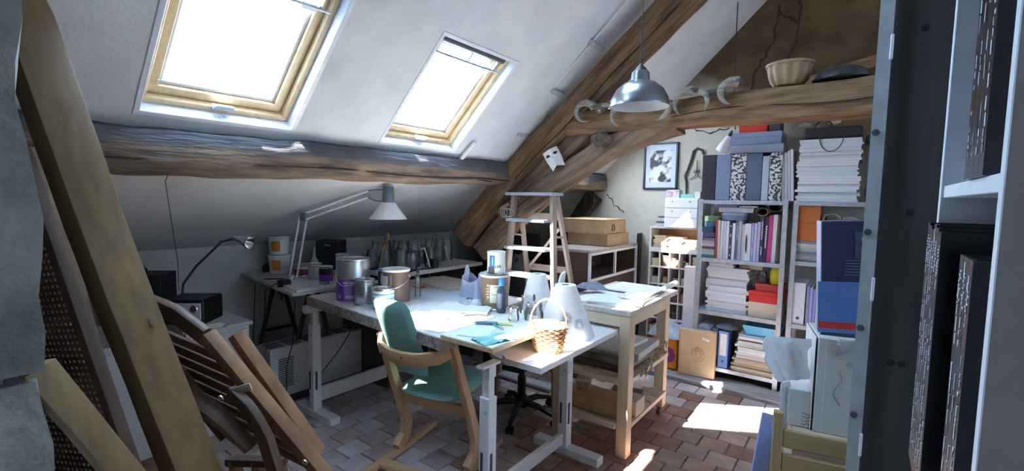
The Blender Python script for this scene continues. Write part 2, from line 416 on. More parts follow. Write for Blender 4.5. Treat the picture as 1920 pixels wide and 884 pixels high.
def ring_frame(b, y0, y1, s0, s1, wd, z0, z1):
    zc, dz = (z0+z1)/2, z1-z0
    b.box(((y0+y1)/2, s0+wd/2, zc), (y1-y0, wd, dz), b=.002); b.box(((y0+y1)/2, s1-wd/2, zc), (y1-y0, wd, dz), b=.002)
    b.box((y0+wd/2, (s0+s1)/2, zc), (wd, s1-s0-2*wd, dz), b=.002); b.box((y1-wd/2, (s0+s1)/2, zc), (wd, s1-s0-2*wd, dz), b=.002)
FLIP = Matrix(((-1, 0, 0, 2*RX_), (0, 1, 0, 0), (0, 0, 1, 0), (0, 0, 0, 1))); RIGHT = False
def put(b, name, m, par):
    b.bm.transform(FLIP @ WM if RIGHT else WM); return b.build(name, m, par)
for i, (y0, y1, *WS) in enumerate(WINS + FILL_WINS):
    RIGHT = i >= len(WINS)
    b = MB(); ring_frame(b, y0-.022, y1+.022, WS[0]-.022, WS[1]+.022, .0215, -.15, .004)
    wn = put(b, 'window_%d' % (i+1), LINING, None); struct(wn)
    b = MB(); ring_frame(b, y0, y1, WS[0], WS[1], .026, -.15, -.055); put(b, 'window_frame', PINEW, wn)
    b = MB(); ring_frame(b, y0+.03, y1-.03, WS[0]+.03, WS[1]-.03, .036, -.15, -.085); sash = put(b, 'sash', PINEW, wn)
    b = MB(); ring_frame(b, y0+.066, y1-.066, WS[0]+.066, WS[1]-.066, .016, -.15, -.105); put(b, 'gasket', GASK, sash)
    b = MB(); b.box(((y0+y1)/2, (WS[0]+WS[1])/2, -.135), (y1-y0-.16, WS[1]-WS[0]-.16, .006)); put(b, 'pane', PANE, sash)
    yc = (y0+y1)/2
    if i == 2:      # unseen pleated sheet, added to turn its sun into soft light
        b = MB(); n_ = 22
        for k in range(n_):
            s0_, s1_ = WS[0]+.03+(WS[1]-WS[0]-.06)*k/n_, WS[0]+.03+(WS[1]-WS[0]-.06)*(k+1)/n_; z0_, z1_ = (-.075, -.07) if k % 2 else (-.07, -.075)
            b.add([(y0+.026, s0_, z0_), (y1-.026, s0_, z0_), (y1-.026, s1_, z1_), (y0+.026, s1_, z1_)], [(0, 1, 2, 3)])
        put(b, 'sun_diffuser', SUN_DIFFUSER, wn)
    b = MB(); b.box((yc, WS[0]+.035, -.045), (.085, .022, .02), b=.004); b.box((yc, WS[0]+.05, -.03), (.075, .014, .012), b=.003); put(b, 'handle', ALU, wn)
    b = MB(); b.tube([(y0+.03, WS[1]-.11, -.045), (y1-.03, WS[1]-.11, -.045)], .006, 8)
    for k in (.1, .5, .88): b.box((y0+k*(y1-y0), WS[1]-.085, -.06), (.012, .06, .012))
    put(b, 'control_bar', ALU, wn)
    b = MB(); b.cyl((y0+.012, WS[1]-.026, -.055), (y1-.05, WS[1]-.026, -.055), .022, seg=14); put(b, 'cowl', DARKC, wn)
    b = MB(); b.box((y0+.062, WS[0]+.09, -.08), (.004, .02, .004)); b.box((y1-.1, WS[1]-.13, -.083), (.07, .03, .003), b=.001); put(b, 'data_plate', WHITE, sash)

# ---- timbers
def align(o, d):          # give a straight timber its own axes (local x along the grain)
    d = V(d).normalized(); R = Matrix.Rotation(-math.atan2(d.z, d.x), 4, 'Y'); o.data.transform(R.inverted()); o.matrix_world = R; o.matrix_basis = R; MW[o] = R.copy(); return o
OAKX = oak('oak_tie', 'x', (.36, .215, .12), (.13, .075, .042)); OAKY = oak('oak_purlin', 'y', (.33, .23, .16), (.11, .08, .065)); OAKZ = oak('oak_rafter', 'x', (.30, .18, .105), (.09, .055, .035))
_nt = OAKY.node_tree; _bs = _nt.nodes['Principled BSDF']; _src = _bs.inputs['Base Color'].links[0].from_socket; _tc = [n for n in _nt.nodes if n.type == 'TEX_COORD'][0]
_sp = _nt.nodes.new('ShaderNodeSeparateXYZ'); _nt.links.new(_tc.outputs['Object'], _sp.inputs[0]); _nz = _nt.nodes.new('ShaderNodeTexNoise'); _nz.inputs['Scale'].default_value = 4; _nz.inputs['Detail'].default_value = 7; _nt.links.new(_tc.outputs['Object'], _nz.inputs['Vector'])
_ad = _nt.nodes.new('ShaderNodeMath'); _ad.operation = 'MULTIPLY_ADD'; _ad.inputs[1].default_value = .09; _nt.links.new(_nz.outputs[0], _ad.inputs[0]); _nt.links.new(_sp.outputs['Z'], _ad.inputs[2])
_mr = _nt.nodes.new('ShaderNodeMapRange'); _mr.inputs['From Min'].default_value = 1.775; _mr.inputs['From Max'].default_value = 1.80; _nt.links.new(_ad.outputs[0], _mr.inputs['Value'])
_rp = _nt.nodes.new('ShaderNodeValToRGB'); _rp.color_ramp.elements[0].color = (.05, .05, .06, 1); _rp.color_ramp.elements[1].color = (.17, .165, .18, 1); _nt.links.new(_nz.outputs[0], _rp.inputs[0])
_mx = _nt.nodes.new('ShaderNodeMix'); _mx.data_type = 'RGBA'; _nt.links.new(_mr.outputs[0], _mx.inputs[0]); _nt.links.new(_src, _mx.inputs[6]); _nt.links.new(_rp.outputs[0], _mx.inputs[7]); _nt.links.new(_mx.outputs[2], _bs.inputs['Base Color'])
CRK = P('check_dark', (.035, .024, .018), .95)
b = MB(); b.beam([(-2.375, YB, 1.725), (-2.375, 1.2, 1.728), (-2.375, 2.9, 1.742), (-2.375, YG-.002, 1.742)], .23, [.20, .195, .18, .19], side=(1, 0, 0), seed=1, amp=.012, ch=.3)
pur = tag(b.build('purlin', OAKY), 'long dark rough-hewn purlin running under both roof windows', 'beam')
b = MB(); b.tube([(-2.262, -.2+.35*k, 1.685 + .010*sin(k*1.7)) for k in range(10)], [.004 + .003*sin(k*2.1)**2 for k in range(10)], 5); b.build('drying_crack', CRK, pur)
b = MB(); b.tube([(-2.275, 1.5+.25*k, 1.72 - .008*k + .008*sin(k*2.3)) for k in range(6)], .004, 5); b.build('drying_crack', CRK, pur)
b = MB(); b.beam([(-2.80, 3.05, 1.20), (-2.60, 3.05, 1.42), (-2.25, 3.05, 1.755), (-1.6, 3.05, 2.30), (-1.02, 3.05, 2.80), (-.30, 3.05, 3.38)], .20, [.22, .22, .19, .20, .185, .18], side=(0, 1, 0), seed=4, amp=.012, ch=.18)
raf = tag(align(b.build('principal_rafter', OAKZ), (.76, 0, .65)), 'thick dark oak rafter rising diagonally from the jar shelf to the ceiling', 'beam')
b = MB(); b.tube([(-2.2+.2*k, 2.945, 1.70 + .172*k + .012*sin(k*2)) for k in range(8)], [.005]*8, 5); b.build('drying_crack', CRK, raf)
b = MB(); b.beam([(-1.93, 3.05, 2.092), (-1.2, 3.05, 2.095), (0, 3.05, 2.10), (2.6, 3.05, 2.10)], .20, [.155, .165, .185, .19], side=(0, 1, 0), seed=6, amp=.010, ch=.16, wob=.008)
tie = tag(b.build('tie_beam', OAKX), 'horizontal weathered oak tie beam carrying the row of horns', 'beam')
b = MB(); b.tube([(-1.0+.15*k, 2.944, 2.07 + .02*sin(k*.8) + .004*k) for k in range(9)], [.003]*9, 5); b.build('drying_crack', CRK, tie)
OAKS = oak('oak_strut', 'x', (.30, .195, .13), (.11, .072, .05))
b = MB(); b.beam([(-2.60, 3.06, 1.09), (-2.42, 3.06, 1.28), (-1.92, 3.05, 1.665), (-1.46, 3.05, 1.925), (-.98, 3.05, 2.03)], .17, [.17, .17, .165, .15, .08], side=(0, 1, 0), seed=8, amp=.008, ch=.14)
st = tag(align(b.build('curved_brace', OAKS), (.8, 0, .5)), 'curved pale oak brace below the tie beam, above the stepladder', 'beam')
b = MB(); b.tube([(-2.3+.12*k, 2.972, 1.40 + .095*k - .003*k*k) for k in range(7)], .004, 5); b.build('drying_crack', CRK, st)
b = MB(); b.beam([(-2.42, 3.07, 1.42), (-2.05, 3.07, 1.73), (-1.62, 3.07, 2.05)], .13, [.17, .15, .13], side=(0, 1, 0), seed=9, amp=.008, ch=.14)
tag(align(b.build('short_brace', OAKS), (.75, 0, .6)), 'shorter grey oak brace squeezed between the rafter and the curved brace', 'beam')
b = MB(); b.beam([(-2.98, 4.60, .80), (-2.36, 4.60, 1.60)], .14, .16, side=(0, 1, 0), seed=11, amp=.008, ch=.14)
tag(b.build('gable_brace', oak('oak_dark', 'z', (.12, .085, .06), (.04, .03, .024))), 'dark diagonal timber against the gable wall behind the stepladder', 'beam')
b = MB(); b.beam([(-1.0, 4.63, 2.42), (.6, 4.63, 2.80)], .05, .09, side=(0, 1, 0), seed=13, amp=.004, ch=.1)
tag(b.build('leaning_batten', oak('batten_brown', 'x', (.34, .22, .12), (.18, .11, .06))), 'brown batten slanting along the clay wall above the tie beam', 'plank')
# white conduit following the rafter, with clips
q0, q1 = V((-2.28, 2.86, 1.95)), V((-.75, 2.86, 3.30))
cdt = thing('cable_conduit', 'thin white conduit clipped to the ceiling along the rafter', 'conduit', q0)
MB().tube([q0 + V((.0, 0, -.03)), q1 + V((0, 0, -.03))], .007, 8).build('pipe', WHITE, cdt)
for f in (.1, .3, .5): 
    p = q0.lerp(q1, f); MB().box(p + V((0, .06, -.04)), (.035, .15, .05), rot=Matrix.Rotation(-SA, 3, 'Y'), b=.004).build('clip', P('clip_grey', (.5, .5, .52), .5), cdt)
p = slope_pt(-.0, 2.42, -.02)
b = MB(); b.beam([slope_pt(-.02, 2.43, -.025), slope_pt(.17, 2.46, -.02)], .03, .02, side=(0, 1, 0), amp=.001, wob=0); tag(b.build('plaster_strip', WHITE), 'short white strip stuck on the ceiling beside the second roof window', 'strip')

# ---- stone jamb at the left edge, close to the camera
STONE = mat('lime_stone', (.44, .45, .42), .95, col2=(.20, .21, .21), scale=5, bump=.8, bscale=16, detail=10, lo=.3, hi=.62, spec=.1)
core = MB(); core.box((-1.43, -.32, 1.7), (.34, .86, 3.4)); jamb = struct(core.build('wall_jamb', mat('jamb_mortar', (.30, .30, .30), .95), smooth=0))
for k, (z0, z1, dx) in enumerate([(0, .55, .0), (.565, 1.19, .012), (1.205, 1.93, -.006), (1.95, 2.35, -.03), (2.365, 2.9, -.02), (2.915, 3.4, -.01)]):
    bb = MB(); hh = z1-z0
    bmesh.ops.create_cube(bb.bm, size=1); bmesh.ops.subdivide_edges(bb.bm, edges=bb.bm.edges, cuts=9, use_grid_fill=True)
    for v_ in bb.bm.verts:
        c = v_.co.copy(); x, y, z = c.x*.40, c.y*.90, c.z*hh
        e = 1 - .10*max(0, abs(c.z)*2-.75)**1.5*2
        n1 = noise.noise(V((x*5+k, y*5, z*5)))*.022 + noise.noise(V((x*16, y*16+k, z*16)))*.010
        v_.co = V((-1.43 + x*e + n1 + dx, -.285 + y*(e*.5+.5) + n1*1.0 + dx*.5, (z0+z1)/2 + z + n1*.15))
    bb.build('stone_block', STONE, jamb, smooth=60)

# ================================================================ DESK, BENCHES AND WHAT STANDS ON THEM
def slab(pts, z0, z1, b=None):
    b = b or MB(); return b.prism(pts, z1-z0, Matrix.Translation((0, 0, z0)))
# ---- white adjustable desk frame with its low white top
dk = thing('adjustable_desk', 'white adjustable desk on telescopic steel legs with a low white tabletop', 'desk', (-2.2, 2.1, 0))
TOPD = P('desk_white_laminate', (.80, .80, .81), .28)
slab([(-1.14, 1.75), (-1.14, 2.74), (-1.47, 2.74), (-1.47, 2.50), (-1.95, 2.50), (-1.95, 1.97), (-1.45, 1.96), (-1.425, 1.86), (-1.395, 1.79), (-1.34, 1.752)], .752, .78).build('tabletop', TOPD, dk)
def leg(x, y, zl, zt, foot):
    b = MB(); b.box((x, y, (zl+.05)/2), (.062, .062, zl-.05), b=.004); l = b.build('leg', STEELW, dk)
    MB().box((x, y-.0, (zl+zt)/2), (.044, .044, zt-zl+.02), b=.003).build('inner_tube', STEELW, l)
    b = MB(); b.box((x+.033, y-.01, .26), (.004, .014, .13)); b.box((x-.01, y-.033, .26), (.012, .004, .13)); b.build('slot', P('slot_dark', (.06, .06, .07), .7), l)
    b = MB()
    for z in (zl+.05, zl+.10): b.cyl((x+.005, y-.0215, z), (x+.005, y-.0245, z), .005, seg=8)
    b.cyl((x+.012, y-.03, zl-.07), (x+.012, y-.036, zl-.07), .009, seg=10); b.build('bolt', GALV, l)
    if foot: MB().box((x+.02, y, .026), (.45, .075, .05), b=.004).build('foot', STEELW, dk)
    return l
leg(-3.02, 1.74, .655, .795, 1); leg(-3.02, 2.62, .655, .795, 1)
leg(-1.40, 1.69, .60, .748, 1); leg(-1.395, 2.42, .60, .748, 1)
MB().box((-3.02, 2.18, .145), (.03, .82, .10), b=.003).build('rail', STEELW, dk)
MB().box((-1.40, 2.055, .10), (.03, .67, .07), b=.003).build('rail', STEELW, dk)
for (x, y, z) in ((-1.40, 1.69, .756), (-1.395, 2.42, .744)):
    b = MB(); b.box((x, y, z), (.05, .13, .012), b=.002); b.box((x+.024, y, z-.03), (.004, .05, .06)); b.build('bracket', STEELW, dk)
MB().cyl((-3.02, 1.67, .768), (-3.02, 2.7, .768), .03, seg=14).build('cross_tube', STEELW, dk)
# ---- worktop with a rough stone-like edge lying on the frame
b = slab([(-3.03, 1.69), (-2.18, 1.622), (-1.62, 1.59), (-1.60, 2.30), (-1.80, 2.34), (-1.82, 2.55), (-2.3, 2.78), (-3.0, 2.86)], .798, .858)
wt = tag(b.build('worktop', mat('worktop_speckle', (.40, .36, .32), .7, col2=(.20, .175, .15), scale=45, bump=.25, bscale=60, lo=.35, hi=.6)), 'pale worktop with a rough speckled front edge, under the paint cans', 'worktop')
slab([(-3.02, 1.70), (-2.18, 1.632), (-1.63, 1.60), (-1.61, 2.29), (-1.81, 2.33), (-1.83, 2.54), (-2.3, 2.77), (-2.99, 2.85)], .8582, .8602).build('top_sheet', P('worktop_top', (.66, .64, .64), .45), wt)
b = MB(); b.box((-1.45, 1.885, .8725), (.33, .615, .024), b=.002)
db = tag(b.build('drawing_board', pine('board_edge', 'y', (.70, .52, .33), (.56, .39, .22))), 'small wooden-edged drawing board at the near end of the desk beside the basket', 'board')
MB().box((-1.45, 1.885, .8855), (.322, .607, .002)).build('cutting_mat', P('mat_pale', (.78, .82, .80), .4), db)
# ---- left trestle table under the eaves
LT = P('laminate_ivory', (.62, .61, .60), .45)
tt = thing('trestle_table', 'long white table board under the eaves on dark trestles, holding the tubs', 'table', (-3.5, 2.0, 0))
slab([(-4.19, 1.765), (-3.06, 1.607), (-3.055, 1.68), (-3.05, 2.30), (-4.19, 2.34)], .862, .885).build('tabletop', LT, tt)
DK = P('trestle_dark', (.03, .028, .028), .5)
for x in (-3.45, -4.0):
    for s in (-1, 1):
        MB().tube([(x, 1.98+s*.02, .85), (x + .03*s, 1.98+s*.22, .0)], .018, 6).build('trestle_leg', DK, tt)
    MB().cyl((x, 1.87, .40), (x, 2.09, .40), .014, seg=6).build('trestle_bar', DK, tt)
b = slab([(-3.50, 1.70), (-3.06, 1.64), (-3.06, 2.02), (-3.48, 2.06)], .8855, .9)
pb = tag(b.build('drilled_board', P('drilled_white', (.74, .74, .76), .4)), 'short white board with drilled holes beside the clamp lamp', 'board')
b = MB()
for i in range(5):
    for j in range(2): b.cyl((-3.40+.075*i, 1.72-.01*i+.035*j, .8995), (-3.40+.075*i, 1.72-.01*i+.035*j, .9004), .005, seg=8)
b.build('drill_holes', P('hole_dark', (.05, .05, .05), .8), pb)
# ---- long jar shelf
b = MB(); b.box((-3.27, 2.86, .925), (.74, 1.06, .03), b=.002)
js = thing('jar_shelf', 'long pale shelf board crowded with glass jars in front of the rafter foot', 'shelf', (-3.27, 2.86, .9))
b.build('board', P('shelf_pale', (.70, .68, .68), .5), js)
for y in (2.36, 2.8, 3.36): MB().box((-3.3, y, .455), (.6, .03, .91), b=.002).build('support', P('support_dark', (.10, .08, .07), .6), js)

# ---- paint cans
RIM = mat('tin_rim', (.72, .74, .77), .25, metal=.9, scale=20)
def can(name, label, x, y, z, r, h, body, lid=None, band=None, handle=False, label_col=None, rz=0, group=None):
    t = thing(name, label, 'can', (x, y, z), rz, group)
    b = MB(); b.lathe([(r*.96, 0), (r, .004), (r, h-.008), (r*.985, h-.004), (r*.9, h-.006)], seg=28); b.build('body', body, t, world=False)
    b = MB(); b.lathe([(r*1.0, h-.010), (r*1.035, h-.006), (r*1.035, h+.003), (r*.97, h+.005), (r*.93, h-.001), (.001, h-.001)], seg=28); b.build('lid', lid or RIM, t, world=False)
    MB().lathe([(r*1.0, 0), (r*1.03, .003), (r*1.03, .008), (r*1.0, .011)], seg=28, cap=False).build('base_rim', RIM, t, world=False)
    if band:
        for (z0, z1, m) in band: MB().lathe([(r*1.004, z0), (r*1.012, z0+.001), (r*1.012, z1-.001), (r*1.004, z1)], seg=28, cap=False).build('label_band', m, t, world=False)
    if handle:
        for s in (-1, 1): MB().lathe([(.012, 0), (.012, .006), (.006, .012), (.001, .013)], seg=10, M=Matrix.Rotation(s*pi/2, 3, 'Y'), c=(s*r, 0, h*.82)).build('handle_ear', RIM, t, world=False)
        MB().tube([(r*1.05*cos(a), -abs(sin(a))*r*1.06 if True else 0, h*.82 - sin(a)*h*handle) for a in [pi*k/14 for k in range(15)]], .0025, 6).build('handle', RIM, t, world=False)
    return t
TIN = mat('tin_grey', (.52, .54, .57), .3, metal=.7, col2=(.44, .46, .5), scale=10)
PUR = P('label_purple', (.20, .05, .42), .4); PUR2 = P('label_purple_pale', (.33, .18, .55), .4)
TXTW = P('print_white', (.85, .85, .88), .6); TXTD = P('print_dark', (.06, .07, .1), .6)
def letter(n, size, m, R, par, z, ang=0):      # a line of print too small to read: n little blocks bent round the can
    b = MB(); q_ = random.Random(n); st = .55*size/R
    for k in range(n):
        if n > 5 and k == n//2: continue
        a0 = (k-n/2)*st; h = size*q_.choice((.45, .45, .65))
        b.grid(lambda u, v: (sin(a0+st*.7*u)*R, -cos(a0+st*.7*u)*R, -size*.22+h*v), 2, 1, th=.0006)
    o = b.build('print_line', m, par, world=False); o.location = (0, 0, z); o.rotation_euler = (0, 0, ang); o['kind'] = 'stuff'; return o
    me = wrap_text(text_mesh(body, size, m), R); o = bpy.data.objects.new('lettering', me); COL.objects.link(o); o.parent = par; o.location = (0, 0, z); o.rotation_euler = (0, 0, ang); return o
c = can('paint_can', 'large tin paint can with a purple lower half and wire handle', -2.69, 1.83, .8605, .105, .275, TIN, band=[(.006, .15, PUR)], handle=.42, rz=.55)
def bentpatch(par, R, a0, a1, z0, z1, m, name='label_patch'):
    b = MB(); b.grid(lambda u, v: (sin(a0+(a1-a0)*u)*R, -cos(a0+(a1-a0)*u)*R, z0+(z1-z0)*v), 10, 2, th=.0006); return b.build(name, m, par, world=False)
bentpatch(c, .1068, -.15, .75, .016, .142, PUR2)
letter(8, .017, TXTW, .1078, c, .130, .12); letter(8, .015, TXTW, .1078, c, .112, .12)
bentpatch(c, .1078, -.05, .5, .032, .048, P('patch_lilac', (.6, .55, .75), .5)); bentpatch(c, .1078, -.62, -.42, .026, .05, P('patch_lilac', (.6, .55, .75), .5))
can('paint_can', 'plain brushed silver can in front of the large purple can', -2.525, 1.80, .8605, .0625, .158, mat('tin_brushed', (.50, .53, .58), .28, metal=.85, col2=(.4, .43, .48), scale=6, stretch=(14, 14, 1)))
can('paint_can', 'blue-lidded dark can standing behind the silver can', -2.68, 2.10, .8605, .066, .175, P('can_navy', (.10, .14, .24), .4), lid=P('lid_blue', (.12, .36, .75), .4))
c = can('paint_can', 'brown can with a white lid and ragged white label', -2.44, 1.98, .8605, .09, .215, mat('can_brown', (.19, .115, .09), .4, col2=(.14, .085, .07), scale=9), lid=P('lid_white', (.82, .84, .88), .4), rz=.5, handle=.35)
bentpatch(c, .0912, -.95, -.2, .11, .18, PAPER); bentpatch(c, .0912, -.05, .1, .12, .19, P('can_olive', (.28, .27, .18), .5))
SB = P('stripe_blue', (.12, .45, .68), .5)
c = can('paint_can', 'small white can with blue stripes behind the green chair back', -2.35, 1.81, .8605, .066, .125, P('can_white', (.78, .80, .80), .4), band=[(.09, .1, SB), (.06, .074, SB), (.03, .044, SB)])
can('paint_can', 'small dark can with a purple band left of the large purple can', -3.13, 1.90, .9005, .05, .13, P('can_black', (.03, .03, .05), .4), band=[(.035, .075, PUR), (.004, .03, RIM)])
can('paint_can', 'half-hidden lilac can between the small dark can and the large purple can', -2.94, 1.96, .8605, .045, .12, P('can_lilac', (.28, .2, .42), .4))
can('paint_can', 'grey can with a pale label right of the clamp lamp base', -3.36, 1.95, .9005, .05, .125, P('can_grey', (.34, .36, .4), .5), band=[(.02, .1, P('lab_grey', (.5, .52, .55), .6))])
can('paint_can', 'pale can in the back row below the black speaker', -3.40, 2.22, .8855, .058, .185, P('can_pale', (.56, .57, .6), .5), lid=TIN)
c = can('paint_can', 'tan can with a pale green label standing in the middle of the desk', -1.84, 2.27, .8605, .088, .212, mat('can_tan', (.22, .16, .105), .4, col2=(.17, .12, .08), scale=8), lid=P('lid_pale', (.66, .68, .62), .4), rz=.6)
bentpatch(c, .0895, -.25, .75, .05, .16, P('lab_green', (.60, .68, .55), .6))
for k, ch in enumerate('oiclu'):
    me = text_mesh(ch, .03, TXTW); [setattr(v, 'co', V((-v.co.y, v.co.x, v.co.z))) for v in me.vertices]; o = bpy.data.objects.new('lettering', wrap_text(me, .0895)); COL.objects.link(o); o.parent = c; o.location = (0, 0, .155-.018*k); o.rotation_euler = (0, 0, -.42)
letter(5, .016, P('print_grey', (.3, .36, .3), .6), .0905, c, .145, .25); letter(6, .02, P('print_grey', (.3, .36, .3), .6), .0905, c, .1, .25)
c = can('paint_can', 'small white can with a blue picture standing on top of the tan can', -1.83, 2.27, 1.0785, .056, .138, P('can_white', (.78, .80, .80), .4), lid=P('lid_pale', (.66, .68, .62), .4), rz=.6)
bentpatch(c, .0572, -.75, -.1, .05, .12, P('pic_blue', (.03, .16, .42), .5)); bentpatch(c, .0572, -.95, -.1, .008, .05, P('pic_black', (.06, .07, .07), .5)); bentpatch(c, .0578, -.42, -.25, .06, .112, P('pic_sky', (.2, .5, .85), .5))
letter(3, .026, P('print_grey', (.3, .36, .3), .6), .0575, c, .05, .3)
# ---- tubs on the trestle table
TUB = P('tub_white', (.74, .74, .73), .45); ORG = P('label_orange', (.75, .27, .03), .5)
for k, lab in enumerate(('white plastic tub with an orange label, lower of the two stacked', 'white plastic tub with an orange label, upper of the two stacked')):
    t = thing('plastic_tub', lab, 'tub', (-3.97, 1.98, .8855 + .16*k), .35, 'stacked white tubs')
    b = MB(); b.lathe([(.07, 0), (.074, .003), (.083, .128), (.088, .13), (.088, .146), (.083, .148)], seg=28); b.build('bucket', TUB, t, world=False)
    MB().lathe([(.085, .146), (.09, .147), (.09, .156), (.082, .159), (.075, .155), (.001, .155)], seg=28).build('lid', TUB, t, world=False)
    b = MB(); b.grid(lambda u, v: (sin(-.05+.9*u)*(.0765+.007*v), -cos(-.05+.9*u)*(.0765+.007*v), .03+.085*v), 10, 3, th=.001); b.build('label_patch', ORG, t, world=False)
t = can('varnish_tin', 'low round tin with a red and white label behind the lamp clamp', -3.68, 2.02, .8855, .062, .10, P('tin_maroon', (.25, .05, .05), .5), lid=TIN, band=[(.06, .085, P('lab_cream', (.6, .55, .5), .6))])
t = thing('squeeze_bottle', 'small white squeeze bottle with a pointed nozzle behind the lamp arm', 'bottle', (-3.80, 2.2, .8855))
MB().lathe([(.03, 0), (.032, .01), (.032, .10), (.014, .13)], seg=16).build('bottle_body', TUB, t, world=False); MB().lathe([(.013, .13), (.012, .15), (.004, .21), (.001, .212)], seg=12).build('nozzle', TUB, t, world=False)
t = thing('tool_clutter', 'dark jumble of small bottles beside the white tubs', 'clutter', (-4.12, 1.99, .8855))
for k, (dx, dy, h) in enumerate([(0, 0, .17), (.05, .06, .12), (-.04, .07, .20), (.03, -.07, .07)]):
    MB().lathe([(.024, 0), (.025, h*.7), (.011, h*.8), (.011, h)], seg=10, c=(dx, dy, 0)).build('small_bottle', P('bottle_brown', (.06, .04, .04), .3), t, world=False)
# ---- speaker boxes
def speaker(name, label, x, y, z, rz, w, d, h, badge=True):
    t = thing(name, label, 'speaker', (x, y, z), rz)
    MB().box((0, 0, h/2), (w, d, h), b=.004).build('cabinet', mat('speaker_black', (.016, .015, .016), .55, scale=20), t, world=False)
    MB().box((0, -d/2-.006, h/2), (w*.94, .012, h*.95), b=.004).build('grille', mat('grille_cloth', (.02, .02, .022), .9, scale=200), t, world=False)
    if badge: MB().box((0, -d/2-.0135, h*.86), (.045, .003, .009)).build('badge', P('badge_silver', (.8, .8, .82), .3, metal=.5), t, world=False)
    return t
speaker('loudspeaker', 'black loudspeaker standing behind the paint cans on the trestle table', -3.86, 2.40, .886, .70, .21, .20, .26)
# ---- glass jars
def jar_tree(r, h, neck, lid=None):
    t = thing('glass_jar', '', 'jar'); th = .0025
    prof = [(.001, 0), (r*.9, 0), (r, .008), (r, h*.72), (r*neck, h*.84), (r*neck, h), (r*neck-th, h), (r*neck-th, h*.84), (r-th, h*.72), (r-th, .01), (.001, .006)]
    MB().lathe(prof, seg=16, cap=False).build('jar_body', GLASS, t, world=False)
    MB().lathe([(r*neck, h*.9), (r*neck+.003, h*.91), (r*neck+.003, h*.93), (r*neck, h*.94)], seg=16, cap=False).build('rim', GLASS, t, world=False)
    if lid: MB().lathe([(r*neck+.003, h*.9), (r*neck+.004, h*1.01), (r*neck, h*1.02), (.001, h*1.02)], seg=16).build('lid', lid, t, world=False)
    return t
LIDM = mat('lid_tin', (.55, .53, .5), .3, metal=.8, scale=8); LIDB = P('lid_black', (.03, .03, .03), .4)
protos = [jar_tree(.048, .165, .82), jar_tree(.054, .215, .8), jar_tree(.044, .14, .85, LIDM), jar_tree(.05, .16, .85, LIDB), jar_tree(.036, .26, .4)]
q = random.Random(12); spots = []; cnt = {}
for r_ in range(4):
    y = 2.40 + .03*(r_ % 2)
    while y < 3.32:
        spots.append((-3.02 - .115*r_ - q.uniform(0, .02), y, r_)); y += q.uniform(.095, .125)
used = set()
for k, (x, y, r_) in enumerate(spots):
    if r_ == 0 and q.random() < .3: continue
    if x > -3.2 and y > 2.86: continue
    i = q.choice((0, 0, 1, 2, 3, 4) if r_ < 2 else (0, 1, 1, 4, 2))
    o = protos[i] if i not in used else copy_tree(protos[i]); used.add(i)
    o.location = (x, y, .941); o.rotation_euler = (0, 0, q.uniform(0, 6))
    cnt[r_] = cnt.get(r_, 0) + 1
    o['label'] = ['clear open glass jar', 'tall clear glass jar', 'small glass jar with tin lid', 'glass jar with black lid', 'narrow-necked clear bottle'][i] + ', %s from left, %s row of jar shelf' % (ORD[cnt[r_]-1], ['front', 'second', 'third', 'back'][r_])
    o['group'] = ['open jars on the jar shelf', 'tall jars on the jar shelf', 'tin-lidded jars on the jar shelf', 'black-lidded jars on the jar shelf', 'bottles on the jar shelf'][i]
for i in range(5):
    if i not in used:
        for ch in list(protos[i].children): bpy.data.objects.remove(ch)
        bpy.data.objects.remove(protos[i])
# brushes standing in the jars
t = thing('paint_brush', 'upright brown paint brush poking out of the jars under the white lamp', 'brush', (-3.13, 2.37, .95))
MB().tube([(0, 0, 0), (.02, .02, .16), (.045, .035, .24)], [.006, .007, .006], 8).build('handle', pine('brush_wood', 'z', (.4, .24, .14), (.28, .16, .09)), t, world=False); MB().box((.055, .04, .275), (.03, .02, .06), b=.004).build('bristles', P('bristle_tan', (.3, .2, .14), .9), t, world=False)
t = thing('paint_brush', 'upright black brush beside the brown one under the white lamp', 'brush', (-3.10, 2.50, .95))
MB().tube([(0, 0, 0), (-.01, -.02, .14), (-.03, -.03, .25)], [.007, .012, .008], 8).build('handle', BLACK, t, world=False); MB().tube([(-.03, -.03, .25), (-.05, -.035, .30)], [.009, .013], 8).build('bristles', P('bristle_dark', (.12, .09, .08), .9), t, world=False)
for k, (y, m_, lb) in enumerate([(2.78, PAPER, 'thin white stick standing in a jar, leaning, mid jar shelf'), (3.02, P('stick_grey', (.6, .6, .6), .5), 'thin pale stick standing near the right end of the jar shelf')]):
    tag(MB().tube([(-2.97, y, .945), (-2.99, y-.05, 1.12)], .005, 6).build('stirring_stick', m_), lb, 'stick')
# flat tools at the front of the jar shelf
tag(MB().box((-2.955, 2.56, .945), (.05, .16, .008), rz=.3, b=.003).build('dark_rasp', BLACK), 'black flat rasp lying at the shelf edge before the jars', 'tool')
tag(MB().box((-2.96, 2.72, .944), (.035, .15, .007), rz=-.25, b=.003).build('dark_file', BLACK), 'second black tool lying right of the flat rasp', 'tool')
tag(MB().lathe([(.001, 0), (.036, 0), (.04, .03), (.038, .068), (.03, .072), (.001, .072)], c=(-2.98, 2.83, .941), seg=16).build('ink_pot', BLACK), 'squat black pot on the front edge of the jar shelf', 'pot')
tag(MB().box((-2.96, 2.41, .9425), (.08, .12, .004), rz=.2).build('notepad', PAPER), 'white note pad at the left end of the jar shelf front', 'paper')
